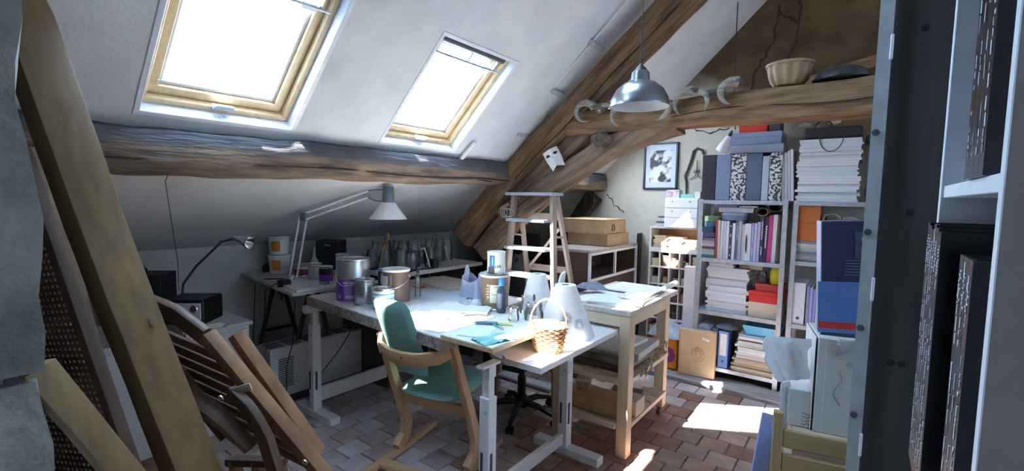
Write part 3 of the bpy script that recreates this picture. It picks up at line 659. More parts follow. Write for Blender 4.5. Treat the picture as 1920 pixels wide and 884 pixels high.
# ---- clamp lamp
ARM = P('lamp_white', (.80, .82, .85), .3); GREYB = P('lamp_slate', (.10, .14, .19), .4)
lp = thing('clamp_lamp', 'white architect lamp with a cone shade, clamped to the table edge', 'lamp', (-3.33, 1.76, .885))
b = MB(); b.box((-3.34, 1.70, .91), (.06, .07, .05), b=.006); b.box((-3.34, 1.665, .885), (.03, .03, .10), b=.004); b.cyl((-3.34, 1.675, .84), (-3.34, 1.675, .79), .008, seg=8); b.build('clamp', BLACK, lp)
A0, A1, A2 = V((-3.33, 1.76, .95)), V((-3.20, 1.775, 1.395)), V((-2.79, 2.02, 1.565))
MB().cyl((-3.33, 1.72, .905), A0 + V((0, 0, .01)), .012, seg=10).build('pivot', ARM, lp)
for (p, r_) in ((A0, A1), (A1, A2)):
    for s in (-1, 1):
        d = (r_-p).normalized(); o = d.cross(V((-.8, -.6, 0))).cross(d).normalized()*0 + (V((.8, .6, 0)) - d*d.dot(V((.8, .6, 0)))).normalized()*(.026*s) if p is A0 else V((0, 0, .022*s))
        MB().tube([p+o, r_+o], .0085, 4).build('arm_bar', ARM, lp)
MB().box(A1, (.05, .03, .06), rz=.5, b=.005).build('elbow', GREYB, lp)
b = MB(); b.tube([A2 + V((0, 0, .022)), A2 + V((.05, .035, .03)), A2 + V((.10, .06, .03))], .004, 6); b.tube([A2 + V((0, 0, -.022)), A2 + V((.04, .02, -.045)), A2 + V((.09, .05, -.05))], .005, 6); b.build('head_bracket', GREYB, lp)
hc = A2 + V((.115, .085, 0))
MB().lathe([(.001, .055), (.034, .055), (.038, .04), (.042, -.055), (.036, -.062)], c=hc, seg=20).build('lamp_socket', GREYB, lp)
sh = MB().lathe([(.043, -.056), (.05, -.06), (.125, -.165), (.128, -.172), (.124, -.172), (.12, -.166), (.046, -.066)], c=hc, seg=28, cap=False).build('shade', P('shade_white', (.84, .88, .93), .3), lp)
MB().tube([(-3.345, 1.72, .90), (-3.40, 1.66, .90), (-3.42, 1.60, .86), (-3.42, 1.585, .6), (-3.40, 1.6, .2), (-3.38, 1.62, .02)], .004, 6).build('cable', BLACK, lp)
tag(MB().tube([(-3.62, 1.84, .89), (-3.70, 1.74, .892), (-3.74, 1.675, .86), (-3.745, 1.66, .6), (-3.78, 1.66, .3), (-3.80, 1.68, .02)], .004, 6).build('power_cable', BLACK), 'black cable drooping over the table edge below the white tubs', 'cable')
# ---- things lying on the worktop
def crumple(f, nu, nv, m, name, amp, fr, seed, th=.0008, loc=None):
    def g(u, v):
        p = V(f(u, v)); p.z += abs(noise.noise(V((u*fr, v*fr, seed))))*amp + abs(noise.noise(V((u*fr*2.3, v*fr*2.3, seed+9))))*amp*.4; return p
    return MB().grid(g, nu, nv, th=-th).build(name, m, None, loc=loc, smooth=20)
def sheet(x, y, w_, d_, rz, z, m, name, label, amp=.006, cat='paper', seed=0):
    c_, s_ = cos(rz), sin(rz)
    def f(u, v): a, b_ = (u-.5)*w_, (v-.5)*d_; return (x + a*c_ - b_*s_, y + a*s_ + b_*c_, z)
    return tag(crumple(f, 10, 10, m, name, amp, 4, seed, loc=(x, y, z)), label, cat)
sheet(-2.33, 2.33, .5, .36, .1, .8612, P('paper_blue', (.62, .68, .80), .7), 'blue_paper', 'large pale blue sheet lying behind the white papers on the worktop', .003)
sheet(-2.05, 1.95, .42, .30, -.25, .8632, PAPER, 'white_paper', 'crumpled white sheet in the sun behind the green chair', .018, seed=3)
sheet(-1.93, 2.08, .34, .26, .5, .876, PAPER, 'white_paper', 'second crumpled white sheet partly on top of the first', .02, seed=5)
sheet(-1.86, 1.74, .30, .22, .15, .8617, PAPER, 'white_paper', 'flat white sheet at the front edge of the worktop', .006, seed=7)
sheet(-1.36, 1.68, .11, .19, -.25, .8872, P('paper_teal', (.25, .62, .58), .5), 'teal_sheet', 'turquoise plastic sheet on the near corner of the drawing board', .02, seed=9)
sheet(-1.50, 1.72, .14, .17, .3, .8872, P('paper_mint', (.70, .84, .78), .5), 'mint_sheet', 'pale mint sheet beside the turquoise plastic on the drawing board', .006, seed=11)
b = MB(); b.box((-2.62, 2.62, .874), (.46, .34, .026), rz=-.06, b=.002); tag(b.build('sketch_board', P('board_beige', (.60, .55, .50), .6)), 'beige board lying at the back of the worktop below the jar shelf', 'board')
t = thing('craft_knife', 'teal and yellow craft knife lying across the drawing board', 'knife', (-1.56, 1.86, .8872), .55)
MB().box((0, 0, .008), (.12, .018, .016), b=.004).build('knife_handle', P('knife_slate', (.14, .26, .34), .4), t, world=False); MB().box((.10, 0, .008), (.08, .016, .014), b=.003).build('grip', P('knife_yellow', (.75, .72, .35), .4), t, world=False); MB().prism([(-.06, -.006), (-.12, -.001), (-.06, .006)], .003, Matrix.Translation((0, 0, .006))).build('blade', CHROME, t, world=False)
t = thing('pliers', 'small teal-handled pliers lying beside the craft knife', 'pliers', (-1.46, 1.85, .8872), 2.6)
for s in (-1, 1): MB().tube([(0, s*.004, .007), (.03, s*.012, .007), (.09, s*.014, .007)], .004, 6).build('handle', P('teal_grip', (.05, .45, .48), .4), t, world=False)
MB().prism([(0, -.008), (-.045, -.002), (-.045, .002), (0, .008)], .008, Matrix.Translation((0, 0, .003))).build('jaw', GALV, t, world=False)
tag(MB().tube([(-1.9, 1.80, .872), (-1.82, 1.83, .871)], .004, 6).build('pencil', P('pencil_dark', (.12, .11, .12), .5)), 'short dark pencil on the sunlit papers', 'pencil')
tag(MB().tube([(-1.78, 1.9, .885), (-1.70, 1.92, .885)], .004, 6).build('pencil', P('pencil_dark', (.12, .11, .12), .5)), 'second dark pencil nearer the tan can', 'pencil')
# crinkled plastic bag
def bagf(u, v):
    a = 2*pi*u; h = .16*v; r = (.085 + .03*sin(3*a)*v + .02*sin(7*a+2)) * (1.15 - .25*v)
    return V((-2.16 + cos(a)*r*1.2, 2.46 + sin(a)*r, .862 + h + .05*v*v*sin(2*a+1) + noise.noise(V((a*2, v*4, 1)))*.015*v))
b = MB(); b.grid(bagf, 36, 8, th=.001); tag(b.build('plastic_bag', mat('bag_bluewhite', (.62, .66, .80), .3, col2=(.48, .52, .70), scale=9), smooth=25), 'crumpled bluish plastic bag left of the tan can', 'bag')
def bagf2(u, v):
    a = 2*pi*u; r = .07*(1 + .25*sin(3*a+1)) * sqrt(max(0, 1-v*v*.9))
    return V((-1.97 + cos(a)*r*1.3, 2.19 + sin(a)*r, .862 + .05*v + noise.noise(V((cos(a)*2, sin(a)*2, v*3)))*.012))
b = MB(); b.grid(bagf2, 28, 6, th=.001); tag(b.build('plastic_wrap', glass('wrap_clear', (.92, .94, .97), .1, .25), smooth=25), 'clear crumpled plastic wrapping in front of the plastic bag', 'wrapping')
t = thing('solvent_bottle', 'dark bottle with a bright blue cap right of the tan can', 'bottle', (-1.73, 2.20, .8605))
MB().lathe([(.026, 0), (.028, .005), (.028, .135), (.016, .155), (.014, .165)], seg=20).build('bottle_body', P('bottle_navy', (.05, .08, .14), .3), t, world=False); MB().lathe([(.017, .165), (.018, .17), (.018, .2), (.015, .205), (.001, .205)], seg=16).build('cap', P('cap_blue', (.05, .32, .75), .4), t, world=False); bentpatch(t, .0285, -.8, .8, .03, .12, P('lab_navy', (.16, .2, .28), .5))
def bigjar(x, y, z, lab, r=.05, h=.15, band=None):
    t = jar_tree(r, h, .82); t.location = (x, y, z); t['label'] = lab; MW[t] = Matrix.Translation((x, y, z))
    if band: bentpatch(t, r+.001, -.6+.6, .6+.6, .03, .1, band)
    return t
bigjar(-1.43, 2.11, .7805, 'glass jar with a pale green printed label beside the lampshades', .054, .20, P('jar_label', (.66, .78, .70), .6))
bigjar(-1.545, 2.22, .8605-.08, 'tall glass jar behind the green-labelled jar', .05, .21)
bigjar(-1.50, 2.02, .8872-.107, 'small clear jar left of the green-labelled jar', .03, .18)
# ---- pierced lampshades
SHADE = P('lampshade_paper', (.84, .84, .86), .7); HOLE = P('pierced_grey', (.42, .42, .46), .8)
def lampshade(x, y, z, R, r, h, lab, motif):
    t = thing('lampshade', lab, 'lampshade', (x, y, z))
    MB().lathe([(R, 0), (r, h-.01), (r*.97, h), (r*.35, h), (r*.35, h-.006), (r*.9, h-.008), (R-.004, .001)], seg=40, cap=False).build('shade', SHADE, t, world=False)
    MB().lathe([(r*.36, h-.004), (r*.36, h+.001), (r*.30, h+.001), (r*.30, h-.004)], seg=20, cap=False).build('ring', GALV, t, world=False)
    MB().lathe([(.001, h-.02), (r*.35, h-.02)], seg=20).build('top_hole', P('inside_dark', (.12, .12, .14), .9), t, world=False)
    if motif:
        b = MB(); sl = (R-r)/h
        def onc(a, zz_): rr = R - sl*zz_ + .0012; return V((cos(a)*rr, sin(a)*rr, zz_))
        for (a0, z0, s0) in motif:
            for k in range(16):
                th = 2*pi*k/16
                for (q0, q1) in ((.010, .026),): 
                    e = lambda q: onc(a0 + cos(th)*q*s0/(R*.8), z0 + sin(th)*q*s0)
                    b.tube([e(q0), e(q1)], .0018, 4)
        for k in range(22):
            th = 2*pi*k/22; p = onc(-.62 + cos(th)*.062/(R*.8), .175 + sin(th)*.05); b.tube([p, p*1.001 + V((0, 0, .003))], .0016, 4)
        b.build('pierced_pattern', HOLE, t, world=False)
lampshade(-1.345, 2.30, .781, .172, .062, .285, 'white conical paper lampshade with a pierced sunburst pattern, in front', [(-.42, .085, 1.25), (-.95, .12, 1.25), (-1.5, .06, 1.0)])
lampshade(-1.625, 2.43, .781, .128, .056, .30, 'plain white conical lampshade half hidden behind the pierced one', None)
# ---- wicker basket
WICK = mat('wicker', (.60, .30, .13), .6, col2=(.36, .16, .06), scale=30, bump=.2)
bs = thing('wicker_basket', 'small brown wicker basket with a hoop handle and white cloth inside', 'basket', (-1.255, 1.985, .7805), .3)
b = MB(); N = 22
for k in range(11):
    zk = .008 + .0115*k; rk = .070 + .026*(k/10)
    b.tube([V((cos(2*pi*j/66)*(rk + .0032*cos(pi*(j/3) + pi*k)), sin(2*pi*j/66)*(rk*.85 + .0032*cos(pi*(j/3)+pi*k)), zk)) for j in range(66)], .0052, 5, closed=True)
b.build('weave', WICK, bs, world=False)
for j in range(N):
    a = 2*pi*j/N; MB().tube([(cos(a)*.069, sin(a)*.059, 0), (cos(a)*.098, sin(a)*.083, .133)], .0028, 5).build('stake', WICK, bs, world=False)
b = MB()
for s in (0, 1, 2): b.tube([V((cos(2*pi*j/48)*(.099+.003*cos(j*.9+s*2.1)), sin(2*pi*j/48)*(.084+.003*cos(j*.9+s*2.1)), .134 + .004*sin(j*.9+s*2.1))) for j in range(48)], .004, 5, closed=True)
b.build('rim', WICK, bs, world=False)
MB().lathe([(.001, 0), (.069, 0), (.069, .005), (.001, .005)], seg=24, M=Matrix.Diagonal((1, .85, 1)), cap=False).build('basket_floor', WICK, bs, world=False)
b = MB()
for s in (0, 1): b.tube([V((cos(a)*.097, .004*sin(a*9+s*3), .13 + sin(a)*.135 + .003*cos(a*9+s*3))) for a in [pi*k/24 for k in range(25)]], .0045, 5)
b.build('handle', mat('wicker_dark', (.26, .14, .08), .6, col2=(.16, .08, .05), scale=30), bs, world=False)
b = MB(); b.grid(lambda u, v: (lambda a, r: (cos(a)*r*1.0, sin(a)*r*.85, .115 + .035*(1-v) + noise.noise(V((cos(a)*v*2.5+3, sin(a)*v*2.5, 2)))*.05*(1-v*.6)))(2*pi*u, .088*v), 24, 6); cl = b.build('cloth', mat('striped_cloth', (.80, .78, .80), .9, col2=(.28, .26, .34), scale=22, lo=.40, hi=.48), None, smooth=60)
tag(cl, 'crumpled white striped cloth tucked in the wicker basket', 'cloth'); cl.location = (-1.255, 1.985, .7805); cl.rotation_euler = (0, 0, .3)
b = MB()
for k in range(9):
    a = 2.2*k; p = V((.055, -.078, .05)) + V((cos(a)*.013, -.002, sin(a)*.016)); b.lathe([(.001, -.006), (.008, 0), (.001, .006)], c=p, seg=8)
b.build('flower', P('flower_pink', (.75, .35, .42), .7), bs, world=False)
# ---- white swivel chair behind the desk
sw = thing('swivel_chair', 'swivel chair with a rounded white back and black five-star base, behind the desk', 'chair', (-1.88, 2.64, 0), -1.2)
SH = P('chair_shell_white', (.78, .79, .84), .35)
for k in range(5):
    a = 2*pi*k/5 + 2.5
    b = MB(); b.tube([V((0, 0, .115)), V((cos(a)*.14, sin(a)*.14, .112)), V((cos(a)*.27, sin(a)*.27, .075))], [.03, .024, .017], 8, flat=.8); arm = b.build('base_arm', BLACK, sw, world=False)
    c0 = V((cos(a)*.275, sin(a)*.275, .03)); b = MB(); tdir = V((-sin(a), cos(a), 0))
    for s in (-1, 1): b.cyl(c0 + tdir*(s*.008), c0 + tdir*(s*.022), .028, seg=14)
    b.cyl(c0, c0 + V((0, 0, .05)), .01, seg=8); b.build('castor', BLACK, arm, world=False)
MB().lathe([(.045, .08), (.045, .15), (.03, .17), (.03, .30), (.02, .30), (.02, .42)], seg=16).build('column', BLACK, sw, world=False)
b = MB(); b.lathe([(.001, .42), (.12, .425), (.22, .44), (.235, .465), (.225, .48), (.001, .47)], seg=28); b.build('seat', SH, sw, world=False)
b = MB(); b.grid(lambda u, v: (lambda a, zt: (sin(a)*(.205-.03*v*v), .17 + .055*cos(a)*1.0 + .05*v, .56 + .50*v*sqrt(max(0, 1-(abs(u-.5)*2)**4.0))))((u-.5)*2.1, v), 24, 10, th=.012); b.build('backrest', SH, sw, world=False, smooth=60)
MB().tube([(0, .10, .43), (0, .22, .44), (0, .25, .52), (0, .245, .66)], .014, 8).build('back_stem', BLACK, sw, world=False)
# ---- green rocking desk chair
BEECH = lambda k, ax: pine('beech_'+k, ax, (.66, .42, .24), (.55, .33, .17), .4)
gc = thing('rocker_chair', 'bentwood desk chair with teal green seat and back pad on wooden runners', 'chair', (-1.93, 1.86, 0), radians(11))
def plankpath(pts, w_, t_, name, m, par, side=(1, 0, 0)):      # smooth bent board
    return MB().beam(pts, w_, t_, side=side, amp=0, wob=0, ch=.18, step=.03).build(name, m, par, world=False)
for s in (-1, 1):
    plankpath([(s*.245, -.43, .045), (s*.245, -.25, .028), (s*.245, .05, .024), (s*.245, .33, .040)], .045, .034, 'runner', BEECH('y', 'y'), gc)
    plankpath([(s*.245, -.06, .05), (s*.245, .02, .10), (s*.245, .035, .18), (s*.245, -.03, .36), (s*.24, -.12, .58), (s*.235, -.20, .79)], [.045]*6, [.06, .075, .065, .055, .05, .045], 'stile', BEECH('z', 'z'), gc)
MB().box((0, -.20, .032), (.45, .07, .03), b=.006).build('cross_bar', BEECH('x', 'x'), gc, world=False)
MB().box((0, -.02, .36), (.46, .025, .075), b=.004, rot=Matrix.Rotation(radians(12), 3, 'X')).build('seat_rail', BEECH('x', 'x'), gc, world=False)
plankpath([(-.235, -.19, .765), (-.19, -.26, .735), (-.09, -.295, .715), (.0, -.30, .712), (.09, -.295, .715), (.19, -.26, .735), (.235, -.19, .765)], .075, .022, 'back_rail', BEECH('x', 'x'), gc, side=(0, -.25, 1))
TEAL = mat('teal_fabric', (.29, .56, .51), .85, col2=(.24, .49, .45), scale=120, bump=.1, bscale=200, spec=.2)
def pad(w_, d_, t_, M, name, ex=3.6):
    b = MB()
    def f(sgn):
        def g(u, v):
            x, y = (u-.5)*2, (v-.5)*2
            k = 1/max(1e-6, (abs(x)**ex + abs(y)**ex)**(1/ex)) * max(abs(x), abs(y)) if (x or y) else 1
            e = max(abs(x), abs(y)); z = sgn*t_/2*sqrt(max(0, 1 - e**5)); return M @ V((x*k*w_/2, y*k*d_/2, z))
        return g
    b.grid(f(1), 14, 14); b.grid(f(-1), 14, 14); bmesh.ops.remove_doubles(b.bm, verts=b.bm.verts, dist=1e-4)
    return b.build(name, TEAL, gc, world=False, smooth=60)
pad(.43, .48, .06, Matrix.Translation((0, .10, .455)) @ Matrix.Rotation(radians(3), 4, 'X'), 'seat')
pad(.235, .50, .05, Matrix.Translation((-.045, -.255, .80)) @ Matrix.Rotation(radians(114), 4, 'X'), 'back_pad', 7)
b = MB()
for x in (-.13, .0): b.cyl((x, -.311, .72), (x, -.317, .72), .007, seg=10)
b.build('screw', P('screw_dark', (.08, .07, .07), .4), gc, world=False)
# ---- convector heater
ht = thing('convector_heater', 'white steel convector heater standing behind the desk leg', 'heater', (-3.45, 2.02, 0))
MB().box((-3.455, 1.99, .245), (.22, .80, .37), b=.008).build('casing', P('heater_white', (.66, .66, .68), .4), ht)
MB().box((-3.455, 1.99, .03), (.18, .76, .06)).build('plinth', P('heater_dark', (.05, .05, .05), .7), ht)
for k in range(6): MB().box((-3.45, 1.66+.132*k, .4305), (.15, .105, .004), b=.001).build('outlet_grille', P('grille_grey', (.20, .21, .23), .5), ht)
for k in range(14): MB().box((-3.343, 1.70, .14+.016*k), (.004, .11, .007)).build('vent_slot', P('vent_dark', (.07, .07, .08), .6), ht)
tag(MB().tube([(-3.20, 1.70, .80), (-3.22, 1.69, .5), (-3.30, 1.68, .3), (-3.31, 1.68, .02)], .004, 6).build('power_cable', BLACK), 'black cable hanging in front of the heater vents', 'cable')
tag(MB().tube([(-3.1, 2.2, .79), (-3.12, 2.17, .6), (-3.15, 2.02, .38), (-3.16, 1.86, .22), (-3.14, 1.76, .02)], .004, 6).build('power_cable', BLACK), 'black cable hanging from the desk to the right of its left leg', 'cable')

# small tools between the paint cans and the jar shelf
for k, (x, y, c, lab) in enumerate([(-2.66, 2.40, (.55, .08, .06), 'small red-handled tool lying on the beige board below the jar shelf'), (-2.76, 2.34, (.08, .12, .42), 'small dark blue pen lying left of the red-handled tool'), (-2.70, 2.47, (.75, .62, .58), 'pale pink brush lying behind the red-handled tool')]):
    z = .8895 if y > 2.45 else .8655
    t = thing('hand_tool', lab, 'tool', (x, y, z), .5 + .5*k); MB().tube([(-.07, 0, .005), (.03, 0, .005)], [.005, .006], 8).build('handle', P('tool_%d' % k, c, .4), t, world=False); MB().tube([(.03, 0, .005), (.075, 0, .005)], [.003, .0015], 6).build('tip', GALV, t, world=False)
t = thing('slim_bottle', 'slim clear bottle with a dark cap right of the brown can', 'bottle', (-2.43, 2.16, .8605)); MB().lathe([(.018, 0), (.019, .004), (.019, .15), (.008, .165), (.008, .18)], seg=14).build('bottle_body', GLASS, t, world=False); MB().lathe([(.010, .172), (.010, .20), (.001, .2)], seg=12).build('cap', BLACK, t, world=False)

# ================================================================ FAR END: BENCH, LADDER, CABINET, SHELVES
PW = pine('bench_pine', 'z', (.70, .56, .38), (.60, .46, .29)); PWX = pine('bench_pine_x', 'x', (.70, .58, .42), (.58, .46, .31)); PWY = pine('bench_pine_y', 'y', (.70, .58, .42), (.58, .46, .31))
bn = thing('work_bench', 'pale pine work bench with two slatted shelves, between desk and shelving', 'bench', (-1.3, 3.0, 0))
slab([(-1.58, 2.57), (-1.06, 2.57), (-1.07, 3.46), (-1.58, 3.50)], .872, .90).build('bench_top', mat('bench_top_grey', (.55, .50, .45), .6, col2=(.42, .37, .32), scale=5, stretch=(8, 1, 8)), bn)
for (x, y, z0) in ((-1.095, 2.61, 0), (-1.53, 2.58, 0), (-1.12, 3.30, .07), (-1.53, 3.36, .07)):
    l = MB().box((x, y, (.872+z0)/2), (.07, .075, .872-z0), b=.004, taper=.98).build('leg', PW, bn)
    if z0:
        b = MB(); b.cyl((x-.012, y-.0, .028), (x+.012, y, .028), .027, seg=14); b.cyl((x, y, .03), (x, y, .075), .009, seg=8); b.build('castor', P('castor_brown', (.10, .06, .05), .5), l)
MB().box((-1.31, 2.585, .835), (.38, .022, .07), b=.002).build('apron', PWX, bn); MB().box((-1.31, 3.35, .835), (.34, .022, .07), b=.002).build('apron', PWX, bn)
MB().box((-1.085, 2.96, .835), (.022, .61, .07), b=.002).build('apron', PWY, bn); MB().box((-1.545, 2.98, .835), (.022, .68, .07), b=.002).build('apron', PWY, bn)
for z in (.47, .19):
    MB().box((-1.07, 2.955, z), (.02, .62, .03), b=.002).build('shelf_rail', PWY, bn); MB().box((-1.555, 2.97, z), (.02, .70, .03), b=.002).build('shelf_rail', PWY, bn)
    MB().box((-1.31, 2.565, z), (.36, .02, .03), b=.002).build('shelf_rail', PWX, bn)
    for k in range(7): MB().box((-1.31, 2.60+.118*k, z+.008), (.46 if 0 < k < 6 else .34, .085, .012), b=.002).build('shelf_slat', PWX, bn)
def flatbox(name, label, cat, c, d, m, rz=0, lid=None, group=None, lidm=None, b_=.003):
    t = thing(name, label, cat, (c[0], c[1], c[2]), rz, group); h = d[2]
    if lid:
        MB().box((0, 0, (h-lid)/2), (d[0], d[1], h-lid), b=b_).build('box_base', m, t, world=False); MB().box((0, 0, h-lid/2), (d[0]+.006, d[1]+.006, lid), b=b_).build('box_lid', lidm or m, t, world=False)
    else: MB().box((0, 0, h/2), d, b=b_).build('box_body', m, t, world=False)
    return t
flatbox('portfolio', 'dark brown portfolio board lowest on the upper bench shelf', 'portfolio', (-1.32, 2.86, .4905), (.43, .44, .025), mat('board_brown', (.12, .075, .06), .7, scale=8), .05)
flatbox('portfolio', 'worn grey-brown portfolio board lying above the dark brown one', 'portfolio', (-1.30, 2.92, .516), (.42, .44, .03), mat('board_worn', (.36, .29, .24), .8, col2=(.22, .17, .14), scale=6), -.06)
flatbox('drawing_pad', 'thick pale drawing pad on top of the portfolios on the bench shelf', 'pad', (-1.28, 2.97, .5465), (.38, .42, .045), P('pad_pale', (.58, .55, .50), .8), .04)
flatbox('sheet_stack', 'off-white sheaf of paper topping the upper bench shelf', 'paper', (-1.33, 2.90, .592), (.34, .40, .02), PAPER, -.1)
t = thing('dried_foliage', 'dried greenish-brown tuft hanging from the upper bench shelf edge', 'foliage', (-1.055, 3.0, .50))
q = random.Random(5)
for k in range(34):
    y = 2.72 + .5*k/34; p = V((-1.052 + q.uniform(-.004, .018), y, .455 + .10*k/34 + q.uniform(-.01, .04)))
    MB().grid(lambda u, v: p + V((.004*sin(u*3), (u-.5)*.03, (v-.5)*.02 + .012*sin(u*4+k))), 2, 1, th=.001).build('dried_leaf', mat('dry_leaf', (.24, .19, .11), .9, col2=(.12, .09, .05), scale=30), t)
flatbox('long_carton', 'long brown cardboard carton on the lower bench shelf, nearest the floor', 'carton', (-1.30, 2.70, .2105), (.40, .17, .10), CARD, .0)
flatbox('small_carton', 'small cream carton at the right end of the lower bench shelf', 'carton', (-1.10, 2.78, .2105), (.08, .14, .10), P('carton_cream', (.60, .50, .36), .8))
t = flatbox('tea_tin', 'small patterned metal tin with a lid on the long carton', 'tin', (-1.42, 2.70, .311), (.085, .075, .075), mat('tin_pattern', (.50, .42, .28), .4, col2=(.25, .2, .12), scale=40, metal=.3), .3, lid=.02, lidm=P('tin_cream', (.62, .56, .46), .4))
flatbox('black_box', 'flat black box beside the patterned tin on the lower bench shelf', 'box', (-1.22, 2.93, .2105), (.20, .15, .06), P('box_black', (.035, .035, .05), .5), .2)
for k in range(3): sheet(-1.36+.05*k, 3.1+.06*k, .2, .24, .3*k, .212+.01*k, PAPER, 'loose_paper', ['lowest', 'middle', 'topmost'][k] + ' loose white sheet at the back of the lower bench shelf', .02, seed=20+k)
# on the bench top
for k, (x, y, w_, d_, rz, m, lab) in enumerate([(-1.30, 2.90, .40, .52, .05, PAPER, 'large white drawing sheet lowest on the bench top'), (-1.25, 2.80, .34, .28, .28, P('sheet_bluewhite', (.66, .71, .80), .7), 'bluish white folded sheet at the near end of the bench top'), (-1.30, 3.20, .36, .34, -.05, PAPER, 'white sheet at the far sunlit end of the bench top'), (-1.18, 2.98, .16, .34, .1, PAPER, 'narrow white sheet along the right side of the bench top')]):
    b = MB(); z = .9005 + .009*k; b.box((0, 0, .004), (w_, d_, .008)); me = b.build('drawing_sheets', m, None, loc=(0, 0, 0)); me.location = (x, y, z); me.rotation_euler = (0, 0, rz); tag(me, lab, 'paper')
tag(MB().tube([(-1.075, 3.16, .955), (-1.085, 3.44, .955)], .018, 14).build('paper_roll', PAPER), 'rolled white paper at the far right corner of the bench', 'paper roll')
def rag(cx, cy, z, w_, d_, h, m, name, label, seed, cat='cloth'):
    def f(u, v):
        a = 2*pi*u; r = v; x, y = cos(a)*r*w_/2, sin(a)*r*d_/2
        zz_ = h*(1-r**2.2)*(.75+.5*noise.noise(V((x*9, y*9, seed)))) + abs(noise.noise(V((x*22, y*22, seed+5))))*h*.4*(1-r**4)
        k = 1 + .18*noise.noise(V((cos(a)*2, sin(a)*2, seed)))
        return (cx + x*k, cy + y*k, z + max(0, zz_))
    return tag(MB().grid(f, 40, 14, th=.002).build(name, m, None, loc=(cx, cy, z), smooth=50), label, cat)
rag(-1.50, 2.92, .9385, .22, .14, .045, mat('rag_grey', (.22, .26, .33), .95, col2=(.16, .19, .25), scale=30), 'grey_rag', 'crumpled dark grey-blue rag at the left edge of the bench top', 3)

# ---- stepladder
LW = pine('ladder_wood', 'z', (.42, .33, .27), (.30, .22, .17)); LS = mat('step_grey', (.42, .44, .50), .7, col2=(.32, .33, .38), scale=6, stretch=(1, 8, 8)); LX = pine('ladder_wood_x', 'x', (.42, .33, .27), (.30, .22, .17))
ld = thing('step_ladder', 'old wooden stepladder with grey treads in front of the curved brace', 'ladder', (-2.0, 3.1, 0))
for s in (-1, 1):
    MB().beam([(-2.01+s*.275, 2.86, 0), (-2.01+s*.175, 2.925, 1.575)], .028, .055, side=(1, 0, 0), amp=0, wob=0, ch=.1, step=.4).build('front_stile', LW, ld)
    MB().beam([(-2.01+s*.26, 3.42, 0), (-2.01+s*.17, 2.985, 1.57)], .026, .04, side=(1, 0, 0), amp=0, wob=0, ch=.1, step=.4).build('rear_leg', LW, ld)
    MB().tube([(-2.01+s*.20, 2.90, 1.28), (-2.01+s*.19, 3.06, 1.26)], .009, 6).build('side_stay', LW, ld)
MB().box((-2.01, 2.93, 1.587), (.42, .17, .024), b=.003).build('top_step', LS, ld)
for z in (1.39, 1.18, .975, .77, .56, .35, .15):
    wv = .175 + .10*(1.575-z)/1.575; MB().box((-2.01, 2.875 - .0*(1.6-z), z), (2*wv-.03, .13, .02), b=.002).build('tread', LS, ld)
for z in (1.42, 1.0, .5): MB().box((-2.01, 2.985+.435*(1.57-z)/1.57, z), (.36, .018, .05), b=.002).build('rear_rail', LX, ld)
MB().tube([(-2.17, 3.12, 1.0), (-1.84, 3.03, 1.33)], .012, 6).build('cross_brace', LW, ld)

# ---- dark cabinet with a white frame, cartons on it
cb = thing('low_cabinet', 'low brown cabinet with an open white frame side, behind the stepladder', 'cabinet', (-2.05, 4.0, 0))
BR = mat('cabinet_brown', (.10, .058, .042), .6, col2=(.07, .04, .03), scale=4, stretch=(1, 1, 8)); BRT = mat('cabinet_top', (.34, .30, .29), .4, col2=(.26, .22, .21), scale=4)
MB().box((-2.03, 4.02, 1.115), (.42, 1.02, .025), b=.003).build('cabinet_top', BRT, cb)
MB().box((-2.225, 4.02, .55), (.02, .98, 1.10)).build('back_panel', BR, cb); MB().box((-2.03, 3.525, .55), (.40, .02, 1.10)).build('side_panel', BR, cb); MB().box((-2.03, 4.515, .55), (.40, .02, 1.10)).build('side_panel', BR, cb)
MB().box((-2.03, 4.02, .02), (.40, .98, .04)).build('bottom_panel', BR, cb); MB().box((-2.03, 4.02, .86), (.38, .96, .02)).build('inner_shelf', BR, cb); MB().box((-1.86, 4.02, .44), (.02, .96, .80)).build('front_panel', BR, cb)
for y in (3.525, 4.02, 4.515): MB().box((-1.833, y, .57 if y != 4.02 else .98), (.022, .022, 1.07 if y != 4.02 else .25), b=.002).build('frame_post', WHITE, cb)
for z in (1.09, .865): MB().box((-1.833, 4.02, z), (.022, 1.01, .022), b=.002).build('frame_rail', WHITE, cb)
flatbox('cardboard_carton', 'brown cardboard carton on the low cabinet, under the other one', 'carton', (-2.07, 4.15, 1.128), (.42, .48, .11), CARD, lid=.012)
t = flatbox('cardboard_carton', 'brown cardboard carton with a printed arch mark, topmost on the low cabinet', 'carton', (-2.10, 4.12, 1.239), (.44, .46, .135), CARD, lid=.012)
b = MB(); b.tube([V((.2235, -.06+.026*cos(a), .05+.035*sin(a))) for a in [-.4+3.94*k/14 for k in range(15)]], .005, 6); b.box((.2235, -.06-.022, .035), (.004, .018, .016)); b.box((.2235, -.06+.022, .035), (.004, .018, .016)); b.build('printed_mark', TXTD, t, world=False)
tag(MB().box((-1.845, 4.62, .62), (.03, .16, 1.2), rz=.25, b=.003).build('black_portfolio', BLACK), 'black portfolio standing between the low cabinet and the pigeonhole unit', 'portfolio')

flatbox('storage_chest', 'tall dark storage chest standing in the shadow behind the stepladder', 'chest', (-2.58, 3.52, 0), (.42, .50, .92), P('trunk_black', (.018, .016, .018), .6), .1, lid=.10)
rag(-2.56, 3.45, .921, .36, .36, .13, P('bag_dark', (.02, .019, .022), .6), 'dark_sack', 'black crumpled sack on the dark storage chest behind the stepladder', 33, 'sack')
flatbox('corner_darkener', 'dark board added to deepen the shade in the corner behind the rafter foot', 'board', (-3.20, 4.15, 0), (.85, .04, 1.18), mat('darkener_brown', (.035, .026, .022), .7, col2=(.02, .016, .014), scale=5), .05)  # added board, its dark colour stands in for the corner's shade
